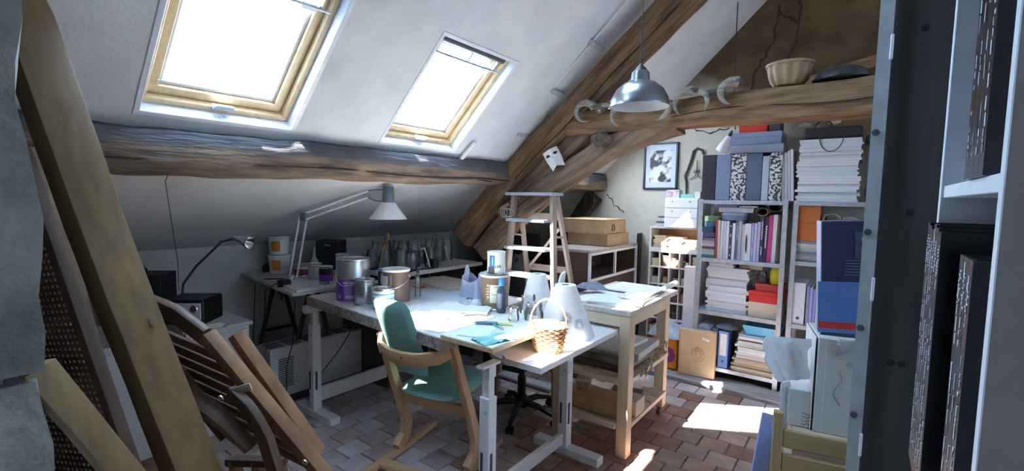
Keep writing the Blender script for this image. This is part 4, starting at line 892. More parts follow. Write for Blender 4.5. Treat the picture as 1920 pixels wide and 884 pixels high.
# ---- galvanised shelf units
def shelf_unit(label, x0, x1, y0, y1, levels, ztop):
    t = thing('metal_shelving', label, 'shelving', ((x0+x1)/2, (y0+y1)/2, 0), 0)
    for x in (x0, x1):
        for y in (y0, y1):
            sx, sy = (1 if x == x0 else -1), (1 if y == y0 else -1)
            b = MB(); b.box((x, y+sy*.016, ztop/2), (.003, .034, ztop)); b.box((x+sx*.016, y, ztop/2), (.034, .003, ztop)); up_ = b.build('upright', GALV, t)
            if y == y0:
                b = MB()
                for z in levels:
                    b.cyl((x+sx*.016, y-.002, z-.018), (x+sx*.016, y-.006, z-.018), .006, seg=8)
                b.build('bolt', P('bolt_grey', (.45, .46, .5), .4, metal=.6), up_)
    for z in levels:
        b = MB(); b.box(((x0+x1)/2, (y0+y1)/2, z-.002), (x1-x0-.008, y1-y0-.008, .004)); b.box(((x0+x1)/2, y0+.005, z-.016), (x1-x0-.008, .003, .032)); b.box(((x0+x1)/2, y1-.005, z-.016), (x1-x0-.008, .003, .032)); b.build('shelf_board', GALV, t)
    return t
LV = (.122, .605, 1.066, 1.567)
shelf_unit('galvanised metal shelving unit full of books, beside the pigeonhole unit', -1.165, -.495, 4.24, 4.62, LV, 1.575)
shelf_unit('galvanised metal shelving unit at the right, behind the chair with the box', -.455, .22, 4.24, 4.62, (.122, .60, 1.10, 1.567), 1.575)

# ---- book builder: cover wrapped round a page block, unit size, scaled per book
def unit_book():
    c = MB(); c.box((-.46, 0, .5), (.08, 1, 1)); c.box((.46, 0, .5), (.08, 1, 1)); c.box((0, -.49, .5), (.84, .02, 1))
    p = MB(); p.box((0, .0, .5), (.84, .94, .975)); return c.mesh('cover', WHITE, 0), p.mesh('pages', PAPER, 0)
UC, UPG = unit_book(); UPG.materials[0] = mat('page_block', (.74, .72, .66), .9, scale=50)
def book(x, y, z, t_, d_, h, m, label, group, rot=(0, 0, 0), name='book', cat='book', deco=None):
    o = bpy.data.objects.new(name, None); COL.objects.link(o); o.empty_display_size = .02; o.location = (x, y, z); o.rotation_euler = rot; o.scale = (t_, d_, h); tag(o, label, cat, group)
    c = inst('cover', UC, o); c.material_slots[0].link = 'OBJECT'; c.material_slots[0].material = m
    inst('pages', UPG, o)
    if deco is not None:
        d = inst('title_print', DECO[deco], o)
    return o
DECO = []
for pat in ([(.55, .9)], [(.15, .35), (.5, .92)], [(.08, .14), (.3, .38), (.62, .7), (.88, .94)], [(.3, .8)]):
    b = MB()
    for (z0, z1) in pat:
        n = max(1, int((z1-z0)/.035))
        for k in range(n): b.box(((k % 2)*.06-.03, -.503, z0+(k+.5)*(z1-z0)/n), (.34, .006, (z1-z0)/n*.62))
    DECO.append(b.mesh('title_print', P('print_white', (.85, .85, .88), .6), 0))
colr = lambda n, c: P('cover_'+n, c, .5)
row = [('brick red', (.40, .08, .05), .022, .345, None), ('cream', (.66, .60, .48), .024, .33, None), ('lilac white', (.66, .66, .76), .022, .325, None), ('lilac white', (.66, .66, .76), .022, .325, None), ('white', (.74, .74, .78), .026, .325, None), ('dark striped', (.05, .05, .09), .030, .31, 2), ('white', (.74, .74, .78), .026, .31, None), ('slate blue', (.20, .24, .36), .026, .32, 0), ('grey', (.42, .43, .48), .028, .33, None), ('white', (.76, .76, .79), .028, .30, None), ('white with a dark oval', (.76, .76, .79), .034, .31, None), ('white', (.74, .74, .78), .022, .31, None), ('blue and white', (.28, .32, .60), .024, .315, 1), ('lilac', (.52, .52, .74), .022, .315, None), ('pale lilac', (.62, .62, .80), .026, .325, None), ('navy', (.03, .03, .10), .028, .365, 1), ('plum black', (.05, .02, .05), .036, .375, 3), ('magenta pink', (.58, .06, .24), .034, .385, None), ('white', (.76, .74, .76), .034, .39, None)]
x = -1.025
for k, (cn, c, t_, h, dc) in enumerate(row):
    t_ *= .86; lean = .05 if k < 2 else (-.03 if k > 15 else rnd.uniform(-.008, .008))
    o = book(x+t_/2, 4.40 + rnd.uniform(-.008, .008), 1.0675, t_-.001, .24, h, colr(cn.replace(' ', '_'), c), '%s book, %s from left in the upright row, upper shelf' % (cn, ORD[k]), 'books upright on the upper shelf', (0, -lean*.4, 0), deco=dc)
    if cn == 'white with a dark oval':
        b = MB(); b.lathe([(.001, 0), (1, .0), (1, .5), (.001, .5)], seg=16); b.bm.transform(Matrix.Translation((0, -.503, .45)) @ Matrix.Diagonal((.28, .01, .26, 1)) @ Matrix.Rotation(pi/2, 4, 'X')); inst('oval_print', b.mesh('oval_print', TXTD), o)
    x += t_ + .0008
# flat stack left of the row
for k, (cn, c) in enumerate([('teal', (.10, .26, .32)), ('white', (.72, .70, .72)), ('cream', (.66, .62, .56)), ('plum', (.24, .13, .15)), ('white', (.74, .72, .74)), ('lilac', (.55, .52, .62)), ('grey violet', (.24, .20, .26))]):
    book(-1.14+.0, 4.40, 1.0675+.0245*k + .0, .024, .22, .105, colr('st_'+cn.replace(' ', '_'), c), '%s book lying flat, %s from the bottom, left end of the upper shelf' % (cn, ORD[k]), 'flat books at the left of the upper shelf', (0, pi/2, 0)).location.z += .012
for k, (c, rz_, lab) in enumerate([((.14, .12, .32), .1, 'violet'), ((.06, .10, .20), -.15, 'dark blue'), ((.12, .22, .42), .35, 'mid blue'), ((.20, .40, .22), .5, 'green')]):
    flatbox('card_box', '%s small box in the tilted stack above the flat books, %s from the bottom' % (lab, ORD[k]), 'box', (-1.095+.005*k, 4.36, 1.241+.047*k), (.10, .13, .046), P('cbox_%d' % k, c, .5), rz_)
# round tin, paper and tubes lying on the row of books
t = thing('round_tin', 'flat round blue-grey tin lying on the row of books', 'tin', (-.90, 4.37, 1.40)); MB().lathe([(.001, 0), (.105, 0), (.105, .055), (.001, .055)], seg=32).build('tin_body', P('tin_slate', (.14, .20, .30), .35), t, world=False); MB().lathe([(.107, .04), (.109, .042), (.109, .062), (.104, .066), (.001, .066)], seg=32).build('tin_lid', P('tin_slate2', (.24, .32, .44), .35), t, world=False)
flatbox('flat_carton', 'flat white carton lying on the round tin', 'carton', (-.88, 4.38, 1.467), (.27, .18, .04), P('carton_white', (.62, .62, .64), .7)); flatbox('blue_folder', 'thin blue folder on top of the flat white carton', 'folder', (-.95, 4.38, 1.508), (.16, .18, .022), P('folder_blue', (.20, .28, .46), .5)); flatbox('paper_pad', 'thin white pad beside the blue folder', 'pad', (-.79, 4.38, 1.508), (.14, .16, .014), PAPER)
def roll(p0, p1, R, m, label, name='paper_tube', cat='tube'):
    p0, p1 = V(p0), V(p1); d = (p1-p0).normalized(); a = d.cross(V((0, 0, 1))).normalized(); u = a.cross(d); b = MB(); rr = []
    for (p, r_) in ((p0, R*.9), (p0, R), (p1, R), (p1, R*.9), (p0 + d*.002, R*.9)): rr.append([p + a*(cos(2*pi*j/20)*r_) + u*(sin(2*pi*j/20)*r_*.72) for j in range(20)])
    b.rings(rr, True, False); return tag(b.build(name, m), label, cat)
KR = mat('kraft', (.30, .22, .16), .8, col2=(.22, .15, .1), scale=10)
roll((-.68, 4.27, 1.478), (-.62, 4.55, 1.478), .048, KR, 'lower brown paper tube at the right end of the upper shelf'); roll((-.585, 4.27, 1.515), (-.56, 4.55, 1.515), .05, P('tube_dark', (.07, .06, .06), .7), 'dark paper tube at the top right of the upper shelf')
rag(-.735, 4.42, 1.503, .16, .14, .05, P('glove_dark', (.05, .04, .04), .9), 'dark_glove', 'dark crumpled glove lying on the boxes of the upper shelf', 8, 'glove')
# magazines: flat piles
def pile(x0, x1, y, z0, z1, n, cols, label, group, name='magazine', jig=.012, d_=.26, cat='magazine'):
    z = z0
    ts = [rnd.uniform(.7, 1.3) for _ in range(n)]; s = sum(ts)
    for k in range(n):
        t_ = ts[k]/s*(z1-z0); m = rnd.choice(cols)
        o = book((x0+x1)/2 + rnd.uniform(-jig, jig) - (x1-x0)/2, y + rnd.uniform(-jig, jig)*.8, z + t_/2, t_-.0006, d_, x1-x0, m, '%s, %s from the bottom' % (label, ORD[k]), group, (0, pi/2, rnd.uniform(-.03, .03)*0), name, cat); z += t_
MAGW = [P('mag_%d' % i, c, .5) for i, c in enumerate([(.72, .71, .72), (.70, .72, .77), (.66, .68, .74), (.74, .74, .76), (.60, .60, .64), (.72, .70, .66)])]
pile(-1.08, -.755, 4.42, .6065, .99, 22, MAGW, 'white-edged magazine in the tall pile on the middle shelf', 'magazines on the middle shelf')
pile(-1.06, -.87, 4.40, .991, 1.03, 3, MAGW, 'white magazine in the small pile topping the tall middle-shelf pile', 'magazines topping the middle-shelf pile')
flatbox('photo_frame_box', 'flat cream box with a dark lid edge on the magazine pile', 'box', (-.75, 4.44, .9915), (.18, .20, .045), P('box_cream', (.56, .50, .38), .7), lid=.012, lidm=P('lid_dark', (.07, .05, .05), .6))
REDB = P('red_card', (.62, .035, .025), .45)
flatbox('drawer_box', 'beige cardboard box with a drawn mark at the right of the middle shelf', 'box', (-.625, 4.40, .6065), (.235, .24, .125), P('box_beige', (.56, .47, .36), .75))
flatbox('red_box', 'large flat red box on the beige box, middle shelf', 'box', (-.62, 4.40, .7325), (.245, .24, .09), REDB, lid=.03); flatbox('red_box', 'smaller red box on top of the large red one', 'box', (-.60, 4.40, .824), (.20, .20, .06), P('red_worn', (.52, .06, .05), .6), lid=.02)
b = MB(); b.prism([(0, 0), (.15, 0), (.14, .015), (.02, .075), (0, .06)], .02); b.bm.transform(Matrix.Translation((-.715, 4.41, .885)) @ Matrix.Rotation(pi/2, 4, 'X')); tag(b.build('purple_folder', P('folder_plum', (.30, .06, .18), .6)), 'plum folder wedge leaning on the small red box', 'folder')
t = thing('yellow_bottle', 'yellow-green plastic bottle standing on the red boxes', 'bottle', (-.565, 4.35, .885)); MB().lathe([(.03, 0), (.036, .01), (.036, .10), (.03, .135), (.022, .145)], seg=20, M=Matrix.Diagonal((1.1, .8, 1))).build('bottle_body', P('bottle_yellow', (.62, .60, .03), .35), t, world=False); MB().lathe([(.024, .14), (.026, .145), (.026, .158), (.02, .163), (.001, .163)], seg=16, M=Matrix.Diagonal((1.1, .8, 1))).build('cap', P('cap_olive', (.10, .10, .04), .5), t, world=False)
t = jar_tree(.034, .10, .85); t['label'] = 'clear glass tumbler left of the yellow-green bottle'; t.location = (-.66, 4.36, .885)
# lower shelf
flatbox('box_file', 'grey box file on the bottom shelf behind the standing carton', 'box file', (-1.085, 4.42, .1225), (.11, .30, .33), P('file_grey', (.36, .40, .48), .5)); flatbox('box_file', 'darker grey box file right of the other grey one on the bottom shelf', 'box file', (-1.0, 4.44, .1225), (.055, .28, .32), P('file_slate', (.22, .26, .33), .5))
t = thing('lever_arch_file', 'blue lever arch file with a white spine label on the bottom shelf', 'file', (-.915, 4.40, .1225))
BLU = P('file_blue', (.16, .30, .66), .45); UB = MB(); UB.box((0, -.14, .16), (.078, .006, .32), b=.002); UB.build('spine', BLU, t, world=False)
for s in (-1, 1): MB().box((s*.037, .0, .16), (.004, .28, .32)).build('board', P('file_blue_dark', (.06, .10, .30), .5), t, world=False)
MB().box((0, .01, .155), (.066, .25, .29)).build('papers', PAPER, t, world=False); MB().box((0, -.1436, .205), (.052, .002, .19)).build('spine_label', PAPER, t, world=False); MB().lathe([(.001, 0), (.011, 0), (.011, .002), (.001, .002)], c=(0, -.1432, .06), M=Matrix.Rotation(pi/2, 3, 'X'), seg=16).build('finger_hole', TXTD, t, world=False)
pc = [P('pap_%d' % i, c, .8) for i, c in enumerate([(.46, .34, .22), (.52, .40, .27), (.58, .48, .36)])]; pw = [P('papw_%d' % i, c, .8) for i, c in enumerate([(.66, .66, .66), (.60, .60, .58), (.30, .31, .34), (.70, .69, .66)])]
pile(-.84, -.515, 4.42, .1235, .235, 9, pc, 'brown paper folder in the lower part of the bottom-shelf pile', 'brown folders in the bottom-shelf pile', 'paper_folder', .02, .30, 'folder')
pile(-.81, -.505, 4.42, .2355, .44, 11, pw, 'white or grey folder in the upper part of the bottom-shelf pile', 'white folders in the bottom-shelf pile', 'paper_folder', .02, .30, 'folder')
t = thing('blue_tray', 'light blue plastic tray on top of the bottom-shelf pile', 'tray', (-.635, 4.40, .4415)); b = MB(); b.lathe([(.0, 0), (.15, .0), (.185, .085), (.178, .085), (.145, .008), (.0, .008)], seg=4, M=Matrix.Rotation(pi/4, 3, 'Z'), cap=False); b.bm.transform(Matrix.Diagonal((1.08, 1.0, 1, 1))); b.build('tray_body', P('tray_blue', (.05, .40, .68), .35), t, world=False, smooth=0)
rag(-.92, 4.42, .444, .20, .18, .05, P('rag_greyblue', (.30, .33, .40), .95), 'grey_cloth', 'grey cloth bundled above the blue lever arch file', 14)
# on the floor and sill before the shelves
t = flatbox('wooden_case', 'flat tan wooden case standing upright on the plank sill', 'case', (-1.11, 4.195, .032), (.30, .075, .40), mat('case_tan', (.60, .42, .25), .6, col2=(.52, .35, .2), scale=3), .14)
b = MB(); b.box((.07, -.0385, .335), (.06, .002, .018), rot=Matrix.Rotation(.3, 3, 'Y')); b.build('sticker', PAPER, t, world=False); b = MB()
q = random.Random(8)
for k in range(9): a = q.uniform(0, 6.28); b.tube([V((.01 + cos(a+j*.35)*(.02+.005*k), -.0383, .20 + sin(a+j*.35)*(.025+.005*k))) for j in range(7)], .0012, 4)
b.build('burnt_emblem', P('emblem_brown', (.26, .16, .09), .8), t, world=False); MB().box((-.143, -.0385, .2), (.006, .002, .38)).build('edge_strip', P('case_edge', (.38, .24, .13), .6), t, world=False)
t = flatbox('orange_bag', 'orange bag with a purple flower print on the floor left of the wooden case', 'bag', (-1.40, 4.26, .031), (.24, .12, .29), P('bag_orange', (.85, .30, .02), .5), -.1, b_=.012)
b = MB()
for k in range(7): a = k*.9; b.lathe([(.001, -.002), (.03, 0), (.001, .002)], seg=10, M=Matrix.Rotation(pi/2, 3, 'X'), c=(.05 + cos(a)*.032, -.061, .13 + sin(a)*.045))
b.build('flower_print', P('print_purple', (.30, .05, .26), .6), t, world=False)
rag(-1.38, 4.27, .322, .36, .26, .16, mat('cloth_bluegrey', (.46, .54, .68), .95, col2=(.30, .36, .48), scale=14), 'clothes_heap', 'heap of pale blue crumpled clothes on the orange bag', 21, 'clothes')
flatbox('tall_carton', 'tall white and pink carton standing in front of the pigeonholes', 'carton', (-1.25, 4.395, 0.03), (.10, .08, .93), P('carton_pinkwhite', (.74, .68, .68), .6))
# ---- top of unit one
MARB = mat('marbled_paper', (.62, .64, .62), .6, col2=(.02, .025, .03), scale=55, detail=8, lo=.46, hi=.54)
ed = [-1.162, -1.048, -.93, -.811, -.696, -.643, -.553]
for k, (cn, m) in enumerate([('black', P('bf_black', (.02, .02, .03), .5)), ('slate blue', P('bf_slate', (.17, .22, .34), .5)), ('black and white marbled', MARB), ('dark blue-grey', P('bf_dark', (.10, .13, .20), .5)), ('thin pale grey', P('bf_grey', (.42, .46, .54), .5)), ('narrow marbled', MARB)]):
    x0, x1 = ed[k]+.002, ed[k+1]-.002; flatbox('box_file', '%s box file, %s from the left on top of the book shelving' % (cn, ORD[k]), 'box file', ((x0+x1)/2, 4.42, 1.568), (x1-x0, .30, .385 - (.025 if k == 4 else 0)), m, group='box files on top of the shelving')
for k in range(4): book(-.538+.021*k, 4.42, 1.569, .018, .25, .37+.012*k, MAGW[k % 4], '%s magazine standing on edge, right of the narrow marbled box file' % ORD[k], 'magazines on edge on top of the shelving', (0, -.06, 0), 'magazine', 'magazine')
flatbox('storage_box', 'pale grey-blue lower box lying on the box files', 'box', (-.755, 4.42, 1.957), (.40, .28, .068), P('sb_pale', (.30, .33, .44), .5)); flatbox('storage_box', 'slate blue lidded box under the red box on the shelving', 'box', (-.765, 4.43, 2.026), (.38, .28, .10), P('sb_slate', (.20, .25, .38), .5), lid=.04)
flatbox('red_carton', 'red carton topmost on the book shelving, under the tie beam', 'carton', (-.79, 4.42, 2.127), (.21, .20, .085), REDB, lid=.03); flatbox('dark_carton', 'small dark carton right of the red carton', 'carton', (-.635, 4.42, 2.127), (.085, .18, .085), P('dc', (.06, .05, .05), .6))
t = thing('cone_lamp', 'small white cone lamp with red inside, lying against the slate blue box', 'lamp', (-.99, 4.22, 1.96))
Mx = Matrix.Rotation(radians(28), 3, 'Y') @ Matrix.Rotation(radians(14), 3, 'X')
MB().lathe([(.05, 0), (.045, .05), (.022, .13), (.014, .14)], seg=24, M=Mx, cap=False, c=(-.995, 4.20, 1.975)).build('shade', P('cone_white', (.66, .66, .74), .35), t); MB().lathe([(.0485, .003), (.001, .012)], seg=24, M=Mx, cap=False, c=(-.995, 4.20, 1.975)).build('shade_inside', P('cone_red', (.35, .03, .03), .5), t); MB().lathe([(.016, .138), (.012, .165), (.003, .185)], seg=16, M=Mx, c=(-.995, 4.20, 1.975)).build('cap', BLACK, t)
MB().tube([(-.905, 4.235, 2.15), (-.92, 4.22, 2.3), (-.93, 4.2, 2.7), (-.93, 4.2, 3.16)], .004, 6).build('cord', P('cord_dark', (.06, .04, .03), .7), t)
# ---- top of unit two
pile(-.45, -.06, 4.42, 1.568, 2.04, 27, MAGW, 'white-edged magazine in the tall pile on top of the right shelving', 'magazines on the right shelving', jig=.014)
t = thing('document_bag', 'black flat bag with a handle on top of the tall magazine pile', 'bag', (-.245, 4.42, 2.043)); MB().box((0, 0, .045), (.37, .26, .085), b=.015).build('bag_body', mat('bag_black', (.02, .017, .02), .7, scale=20), t, world=False); MB().tube([V((-.06+.06*cos(a)*-1 + .0, -.06, .085 + .06*sin(a))) for a in [pi*k/10 for k in range(11)]], .007, 6).build('handle', BLACK, t, world=False); MB().tube([V((.0 - .075*cos(a), -.142, .012 - .11*sin(a))) for a in [pi*k/14 for k in range(15)]], .0035, 6).build('strap', BLACK, t, world=False)
b = MB()
q = random.Random(31)
for k in range(4):
    cx = .01 + .012*k; b.tube([V((cx + .03*cos(a*1.0)*q.uniform(.8, 1.2), 4.28 + .01*k, 1.64 + .08*k + .045*sin(a))) for a in [2*pi*j/16 for j in range(16)]], .004, 5, closed=True)
tag(b.build('coiled_cables', BLACK), 'black cables coiled beside the tall magazine pile', 'cable')
flatbox('black_case', 'black case behind the coiled cables on the right shelving', 'case', (.06, 4.42, 1.568), (.16, .26, .42), BLACK); tag(MB().box((.02, 4.35, 2.03), (.09, .12, .07), rz=.3, b=.01).build('teal_cloth', P('cloth_teal', (.03, .16, .15), .9)), 'dark teal cloth bunched on the black case', 'cloth')
# unit two, upper shelf
OR2 = P('card_orange', (.55, .16, .04), .6)
for k in range(2): flatbox('orange_carton', 'orange carton, %s of the two stacked on the right shelving' % ('lower', 'upper')[k], 'carton', (-.355, 4.36, 1.262+.136*k), (.15, .18, .135), OR2)
pile(-.43, -.19, 4.40, 1.1015, 1.26, 10, [P('nm_%d' % i, c, .8) for i, c in enumerate([(.30, .31, .33), (.50, .50, .50), (.62, .62, .62), (.2, .2, .22)])], 'grey newspaper in the pile under the orange cartons', 'newspapers under the orange cartons', 'newspaper', .016, .25, 'newspaper')
for k, (x, z, lab) in enumerate([(-.215, 1.31, 'lowest, dark inside'), (-.16, 1.375, 'lower left of the open ends'), (-.205, 1.44, 'uppermost open end'), (-.09, 1.42, 'rightmost open end')]): roll((x, 4.26, z), (x, 4.56, z), .055, P('tube_grey', (.40, .38, .38), .8), 'grey cardboard tube on the right shelving, %s' % lab)
flatbox('tube_rest', 'dark box below the cardboard tubes on the right shelving', 'box', (-.03, 4.42, 1.1015), (.28, .26, .15), BLACK)
t = thing('round_tin', 'round copper-coloured tin at the right of the tubes', 'tin', (.03, 4.36, 1.252)); MB().lathe([(.001, 0), (.05, 0), (.05, .22), (.001, .22)], seg=24).build('tin_body', P('tin_copper', (.42, .28, .22), .4), t, world=False); MB().lathe([(.051, .21), (.053, .215), (.053, .25), (.001, .25)], seg=24).build('tin_lid', P('tin_white', (.62, .62, .64), .4), t, world=False)
# unit two, middle shelf
t = flatbox('lever_arch_file', 'white lever arch file with a finger hole on the right shelving', 'file', (-.385, 4.40, .6015), (.085, .28, .33), P('file_white', (.70, .70, .74), .5)); MB().lathe([(.001, 0), (.012, 0), (.012, .002), (.001, .002)], c=(0, -.1405, .05), M=Matrix.Rotation(pi/2, 3, 'X'), seg=16).build('finger_hole', TXTD, t, world=False)
for k, (cn, c) in enumerate([('blue-grey', (.26, .30, .50)), ('lilac blue', (.34, .36, .66)), ('violet', (.30, .28, .60)), ('white spiral', (.7, .7, .76)), ('dark plum', (.14, .10, .14)), ('pale', (.6, .6, .66))]): book(-.325+.022*k, 4.38, .6015, .019, .22, .31-.01*(k % 3), colr('nb_%d' % k, c), '%s notebook, %s from the white lever arch file' % (cn, ORD[k]), 'notebooks on the right shelving', name='notebook', cat='notebook')
flatbox('dark_crate', 'dark crate on the bottom shelf of the right shelving', 'crate', (-.15, 4.42, .1225), (.5, .3, .30), BLACK)

# ---- pigeonhole unit
pg = thing('pigeonhole_unit', 'white pigeonhole unit with rows of small compartments against the gable wall', 'cabinet', (-1.43, 4.57, 0))
PGW = P('pigeon_white', (.78, .74, .74), .45); PGB = P('pigeon_back', (.42, .26, .18), .7)
zr = [1.107, .924, .757, .584, .42, .25, .10]; X0, X1 = -1.665, -1.185
MB().box(((X0+X1)/2, 4.685, .68), (X1-X0, .008, 1.24)).build('back_panel', PGB, pg)
for x in (X0, X1): MB().box((x, 4.565, .68), (.012, .24, 1.25)).build('side_panel', PGW, pg)
for z in [1.303] + zr: MB().box(((X0+X1)/2, 4.565, z-.006), (X1-X0, .24, .012)).build('shelf_board', PGW, pg)
MB().box(((X0+X1)/2, 4.452, 1.085), (X1-X0, .012, .044)).build('lintel', PGW, pg)
cw = (X1-X0)/5
for k in range(1, 5): MB().box((X0+cw*k, 4.565, .60), (.008, .235, 1.0)).build('divider', PGW, pg)
MB().box((-1.425, 4.57, .05), (.46, .2, .1)).build('plinth', PGB, pg)
q = random.Random(77)
pile(-1.64, -1.51, 4.57, 1.108, 1.22, 6, [P('env_%d' % i, c, .8) for i, c in enumerate([(.60, .48, .30), (.66, .54, .36), (.55, .44, .28)])], 'tan paper bundle at the left of the top compartment', 'left paper bundles in the top compartment', 'paper_bundle', .014, .2, 'paper')
pile(-1.49, -1.36, 4.57, 1.108, 1.21, 6, [P('env_%d' % i, (0, 0, 0), .8) for i in range(3)], 'tan paper bundle in the middle of the top compartment', 'middle paper bundles in the top compartment', 'paper_bundle', .014, .2, 'paper')
pile(-1.34, -1.21, 4.57, 1.108, 1.19, 5, [P('env_%d' % i, (0, 0, 0), .8) for i in range(3)], 'tan paper bundle at the right of the top compartment', 'right paper bundles in the top compartment', 'paper_bundle', .014, .2, 'paper')
CC = [(.62, .52, .36), (.30, .20, .10), (.70, .68, .66), (.10, .07, .06), (.55, .50, .30), (.66, .58, .50), (.38, .22, .10), (.46, .46, .34)]
cname = ['cream', 'brown', 'white', 'black', 'olive', 'beige', 'rust', 'sage']
rown = ['top', 'second', 'third', 'fourth', 'fifth']; coln = ['leftmost', 'second', 'third', 'fourth', 'fifth']
for r_ in range(5):
    for k in range(5):
        x = X0 + cw*(k+.5); z = zr[r_+1] + .0005 if r_+1 < len(zr) else 0; ci = q.randrange(8); hh = q.uniform(.05, .12); kind = q.randrange(3)
        lab = '%s %s in the %s compartment of the %s small row' % (cname[ci], ('box', 'jar', 'packet')[kind], coln[k], rown[r_])
        m = P('cell_%d' % ci, CC[ci], .5)
        if kind == 1:
            t = thing('small_jar', lab, 'jar', (x, 4.51, z), 0, 'things in the pigeonholes'); MB().lathe([(.001, 0), (.028, 0), (.03, .006), (.03, hh*.75), (.024, hh*.85)], seg=14).build('jar_body', m, t, world=False); MB().lathe([(.026, hh*.8), (.026, hh), (.001, hh)], seg=14).build('lid', P('cell_%d' % ((ci+3) % 8), CC[(ci+3) % 8], .5), t, world=False)
        elif kind == 0: flatbox('small_box', lab, 'box', (x, 4.52, z), (.06, .10, hh), m, lid=.015, group='things in the pigeonholes', b_=.002)
        else:
            t = thing('small_packet', lab, 'packet', (x, 4.51, z), 0, 'things in the pigeonholes'); MB().box((-.014, 0, hh/2), (.026, .08, hh), b=.003).build('packet', m, t, world=False); MB().box((.016, 0, hh*.4), (.026, .08, hh*.8), b=.003).build('packet', P('cell_%d' % ((ci+2) % 8), CC[(ci+2) % 8], .5), t, world=False)
# drawer unit and small things on it
dr = thing('drawer_box', 'small white drawer box on top of the pigeonhole unit', 'drawers', (-1.378, 4.55, 1.304)); DW = P('drawer_white', (.84, .84, .84), .35)
MB().box((0, .01, .14), (.312, .24, .278), b=.003).build('carcass', DW, dr, world=False)
for k, z in enumerate((.048, .139, .23)):
    d = MB().box((0, -.114, z), (.296, .012, .085), b=.003).build('drawer', DW, dr, world=False)
    for x in ((-.08, .08) if k else (0,)): MB().lathe([(.003, 0), (.006, .008), (.001, .010)], seg=10, M=Matrix.Rotation(pi/2, 3, 'X'), c=(x, -.12, z+.015)).build('knob', P('knob_dark', (.10, .08, .07), .4), d, world=False)
t = flatbox('picture_box', 'small carton with a coloured picture on the drawer box, left', 'carton', (-1.465, 4.50, 1.583), (.12, .10, .075), PAPER); MB().box((0, -.051, .04), (.11, .002, .06)).build('picture_print', mat('print_mix', (.7, .7, .72), .5, col2=(.45, .12, .16), scale=24), t, world=False)
flatbox('green_packet', 'turquoise packet on the drawer box beside the picture carton', 'packet', (-1.335, 4.50, 1.583), (.12, .09, .035), P('packet_green', (.25, .66, .55), .5)); flatbox('white_packet', 'small white packet at the right end of the drawer box', 'packet', (-1.245, 4.50, 1.583), (.055, .09, .06), PAPER)
for k in range(2):
    t = thing('metal_tin', '%s round dark-banded tin left of the white drawer box' % ('lower', 'upper')[k], 'tin', (-1.60+.02*k, 4.53, 1.304+.052*k)); MB().lathe([(.001, 0), (.04, 0), (.042, .005), (.042, .044), (.001, .044)], seg=20).build('tin_body', P('tin_pale', (.56, .58, .62), .4), t, world=False); MB().lathe([(.043, .034), (.044, .036), (.044, .048), (.04, .051), (.001, .051)], seg=20).build('lid', P('tin_dark', (.10, .11, .14), .4), t, world=False)

# ---- wall: framed picture and old iron compass
fr = thing('framed_picture', 'dark framed black and white picture hanging on the gable wall', 'picture', (-1.68, 4.697, 1.9))
b = MB()
for (c, d) in (((0, -.012, .223), (.345, .026, .018)), ((0, -.012, -.223), (.345, .026, .018)), ((-.164, -.012, 0), (.018, .026, .464)), ((.164, -.012, 0), (.018, .026, .464))): b.box(c, d, b=.002)
b.build('frame', P('frame_navy', (.03, .04, .08), .4), fr, world=False); MB().box((0, -.006, 0), (.32, .006, .44)).build('mount', P('mount_paleblue', (.66, .74, .84), .6), fr, world=False)
MB().box((0, -.0095, .0), (.215, .002, .315)).build('print', mat('bw_print', (.78, .80, .84), .5, col2=(.02, .02, .035), scale=9, lo=.46, hi=.54, detail=2), fr, world=False)
MB().box((0, -.018, 0), (.315, .002, .435)).build('glazing', glass('picture_glass', (.98, .98, .98), .02, .08), fr, world=False)
IR = P('iron_dark', (.10, .085, .075), .6, metal=.4); tc = thing('iron_compass', 'old iron compass hanging on the wall right of the framed picture', 'tool', (-1.33, 4.685, 1.9))
b = MB(); b.tube([(-1.27, 4.685, 2.0), (-1.285, 4.685, 2.04), (-1.33, 4.685, 2.06), (-1.365, 4.685, 2.035), (-1.38, 4.685, 1.96)], .012, 8); b.build('hinge_loop', IR, tc)
MB().tube([(-1.38, 4.685, 1.96), (-1.41, 4.685, 1.86), (-1.435, 4.685, 1.80), (-1.42, 4.685, 1.74), (-1.415, 4.685, 1.60)], [.012, .011, .012, .009, .006], 8).build('leg', IR, tc); MB().tube([(-1.265, 4.685, 1.99), (-1.26, 4.685, 1.86), (-1.245, 4.685, 1.78)], .011, 8).build('leg', IR, tc)
b = MB()
for s in (-1, 1): b.tube([(-1.325, 4.685, 1.95), (-1.325, 4.685, 1.84), (-1.325+s*.02, 4.685, 1.79), (-1.325+s*.06, 4.685, 1.765)], .004, 6); b.tube([V((-1.325+s*.017+.014*cos(a), 4.685, 1.838+.012*sin(a))) for a in [2*pi*k/10 for k in range(10)]], .003, 5, closed=True)
b.build('scroll_work', IR, tc)

# ---- on and about the truss
CUR = lambda pts, n=5: pts
HORN = mat('horn', (.38, .33, .28), .55, col2=(.16, .13, .11), scale=16, stretch=(1, 1, 3), bump=.25)
def horn(label, cx, cz, R, a0, a1, r0_, y=2.915, flip=1):
    n = 16; pts = []; rs = []
    for k in range(n+1):
        f = k/n; a = radians(a0 + (a1-a0)*f); R_ = R*(1-.12*f); pts.append((cx + flip*R_*cos(a), y - .035*sin(pi*f) + .0, cz + R_*sin(a))); rs.append(r0_*(1-f)**.75*(1+.05*sin(k*2.4)) + .002)
    t = thing('animal_horn', label, 'horn', (cx, y, cz), 0, 'horns on the tie beam')
    MB().tube(pts, rs, 10).build('horn', HORN, t)
    p = V(pts[0]); b = MB(); b.lathe([(.001, -.01), (r0_*1.25, -.004), (r0_*1.2, .012), (.001, .016)], c=p, seg=10); b.build('horn_base', mat('skull_dark', (.10, .085, .075), .8, scale=20), t)
horn('curled ribbed horn at the left end of the tie beam', -1.575, 2.145, .065, 25, 300, .026)
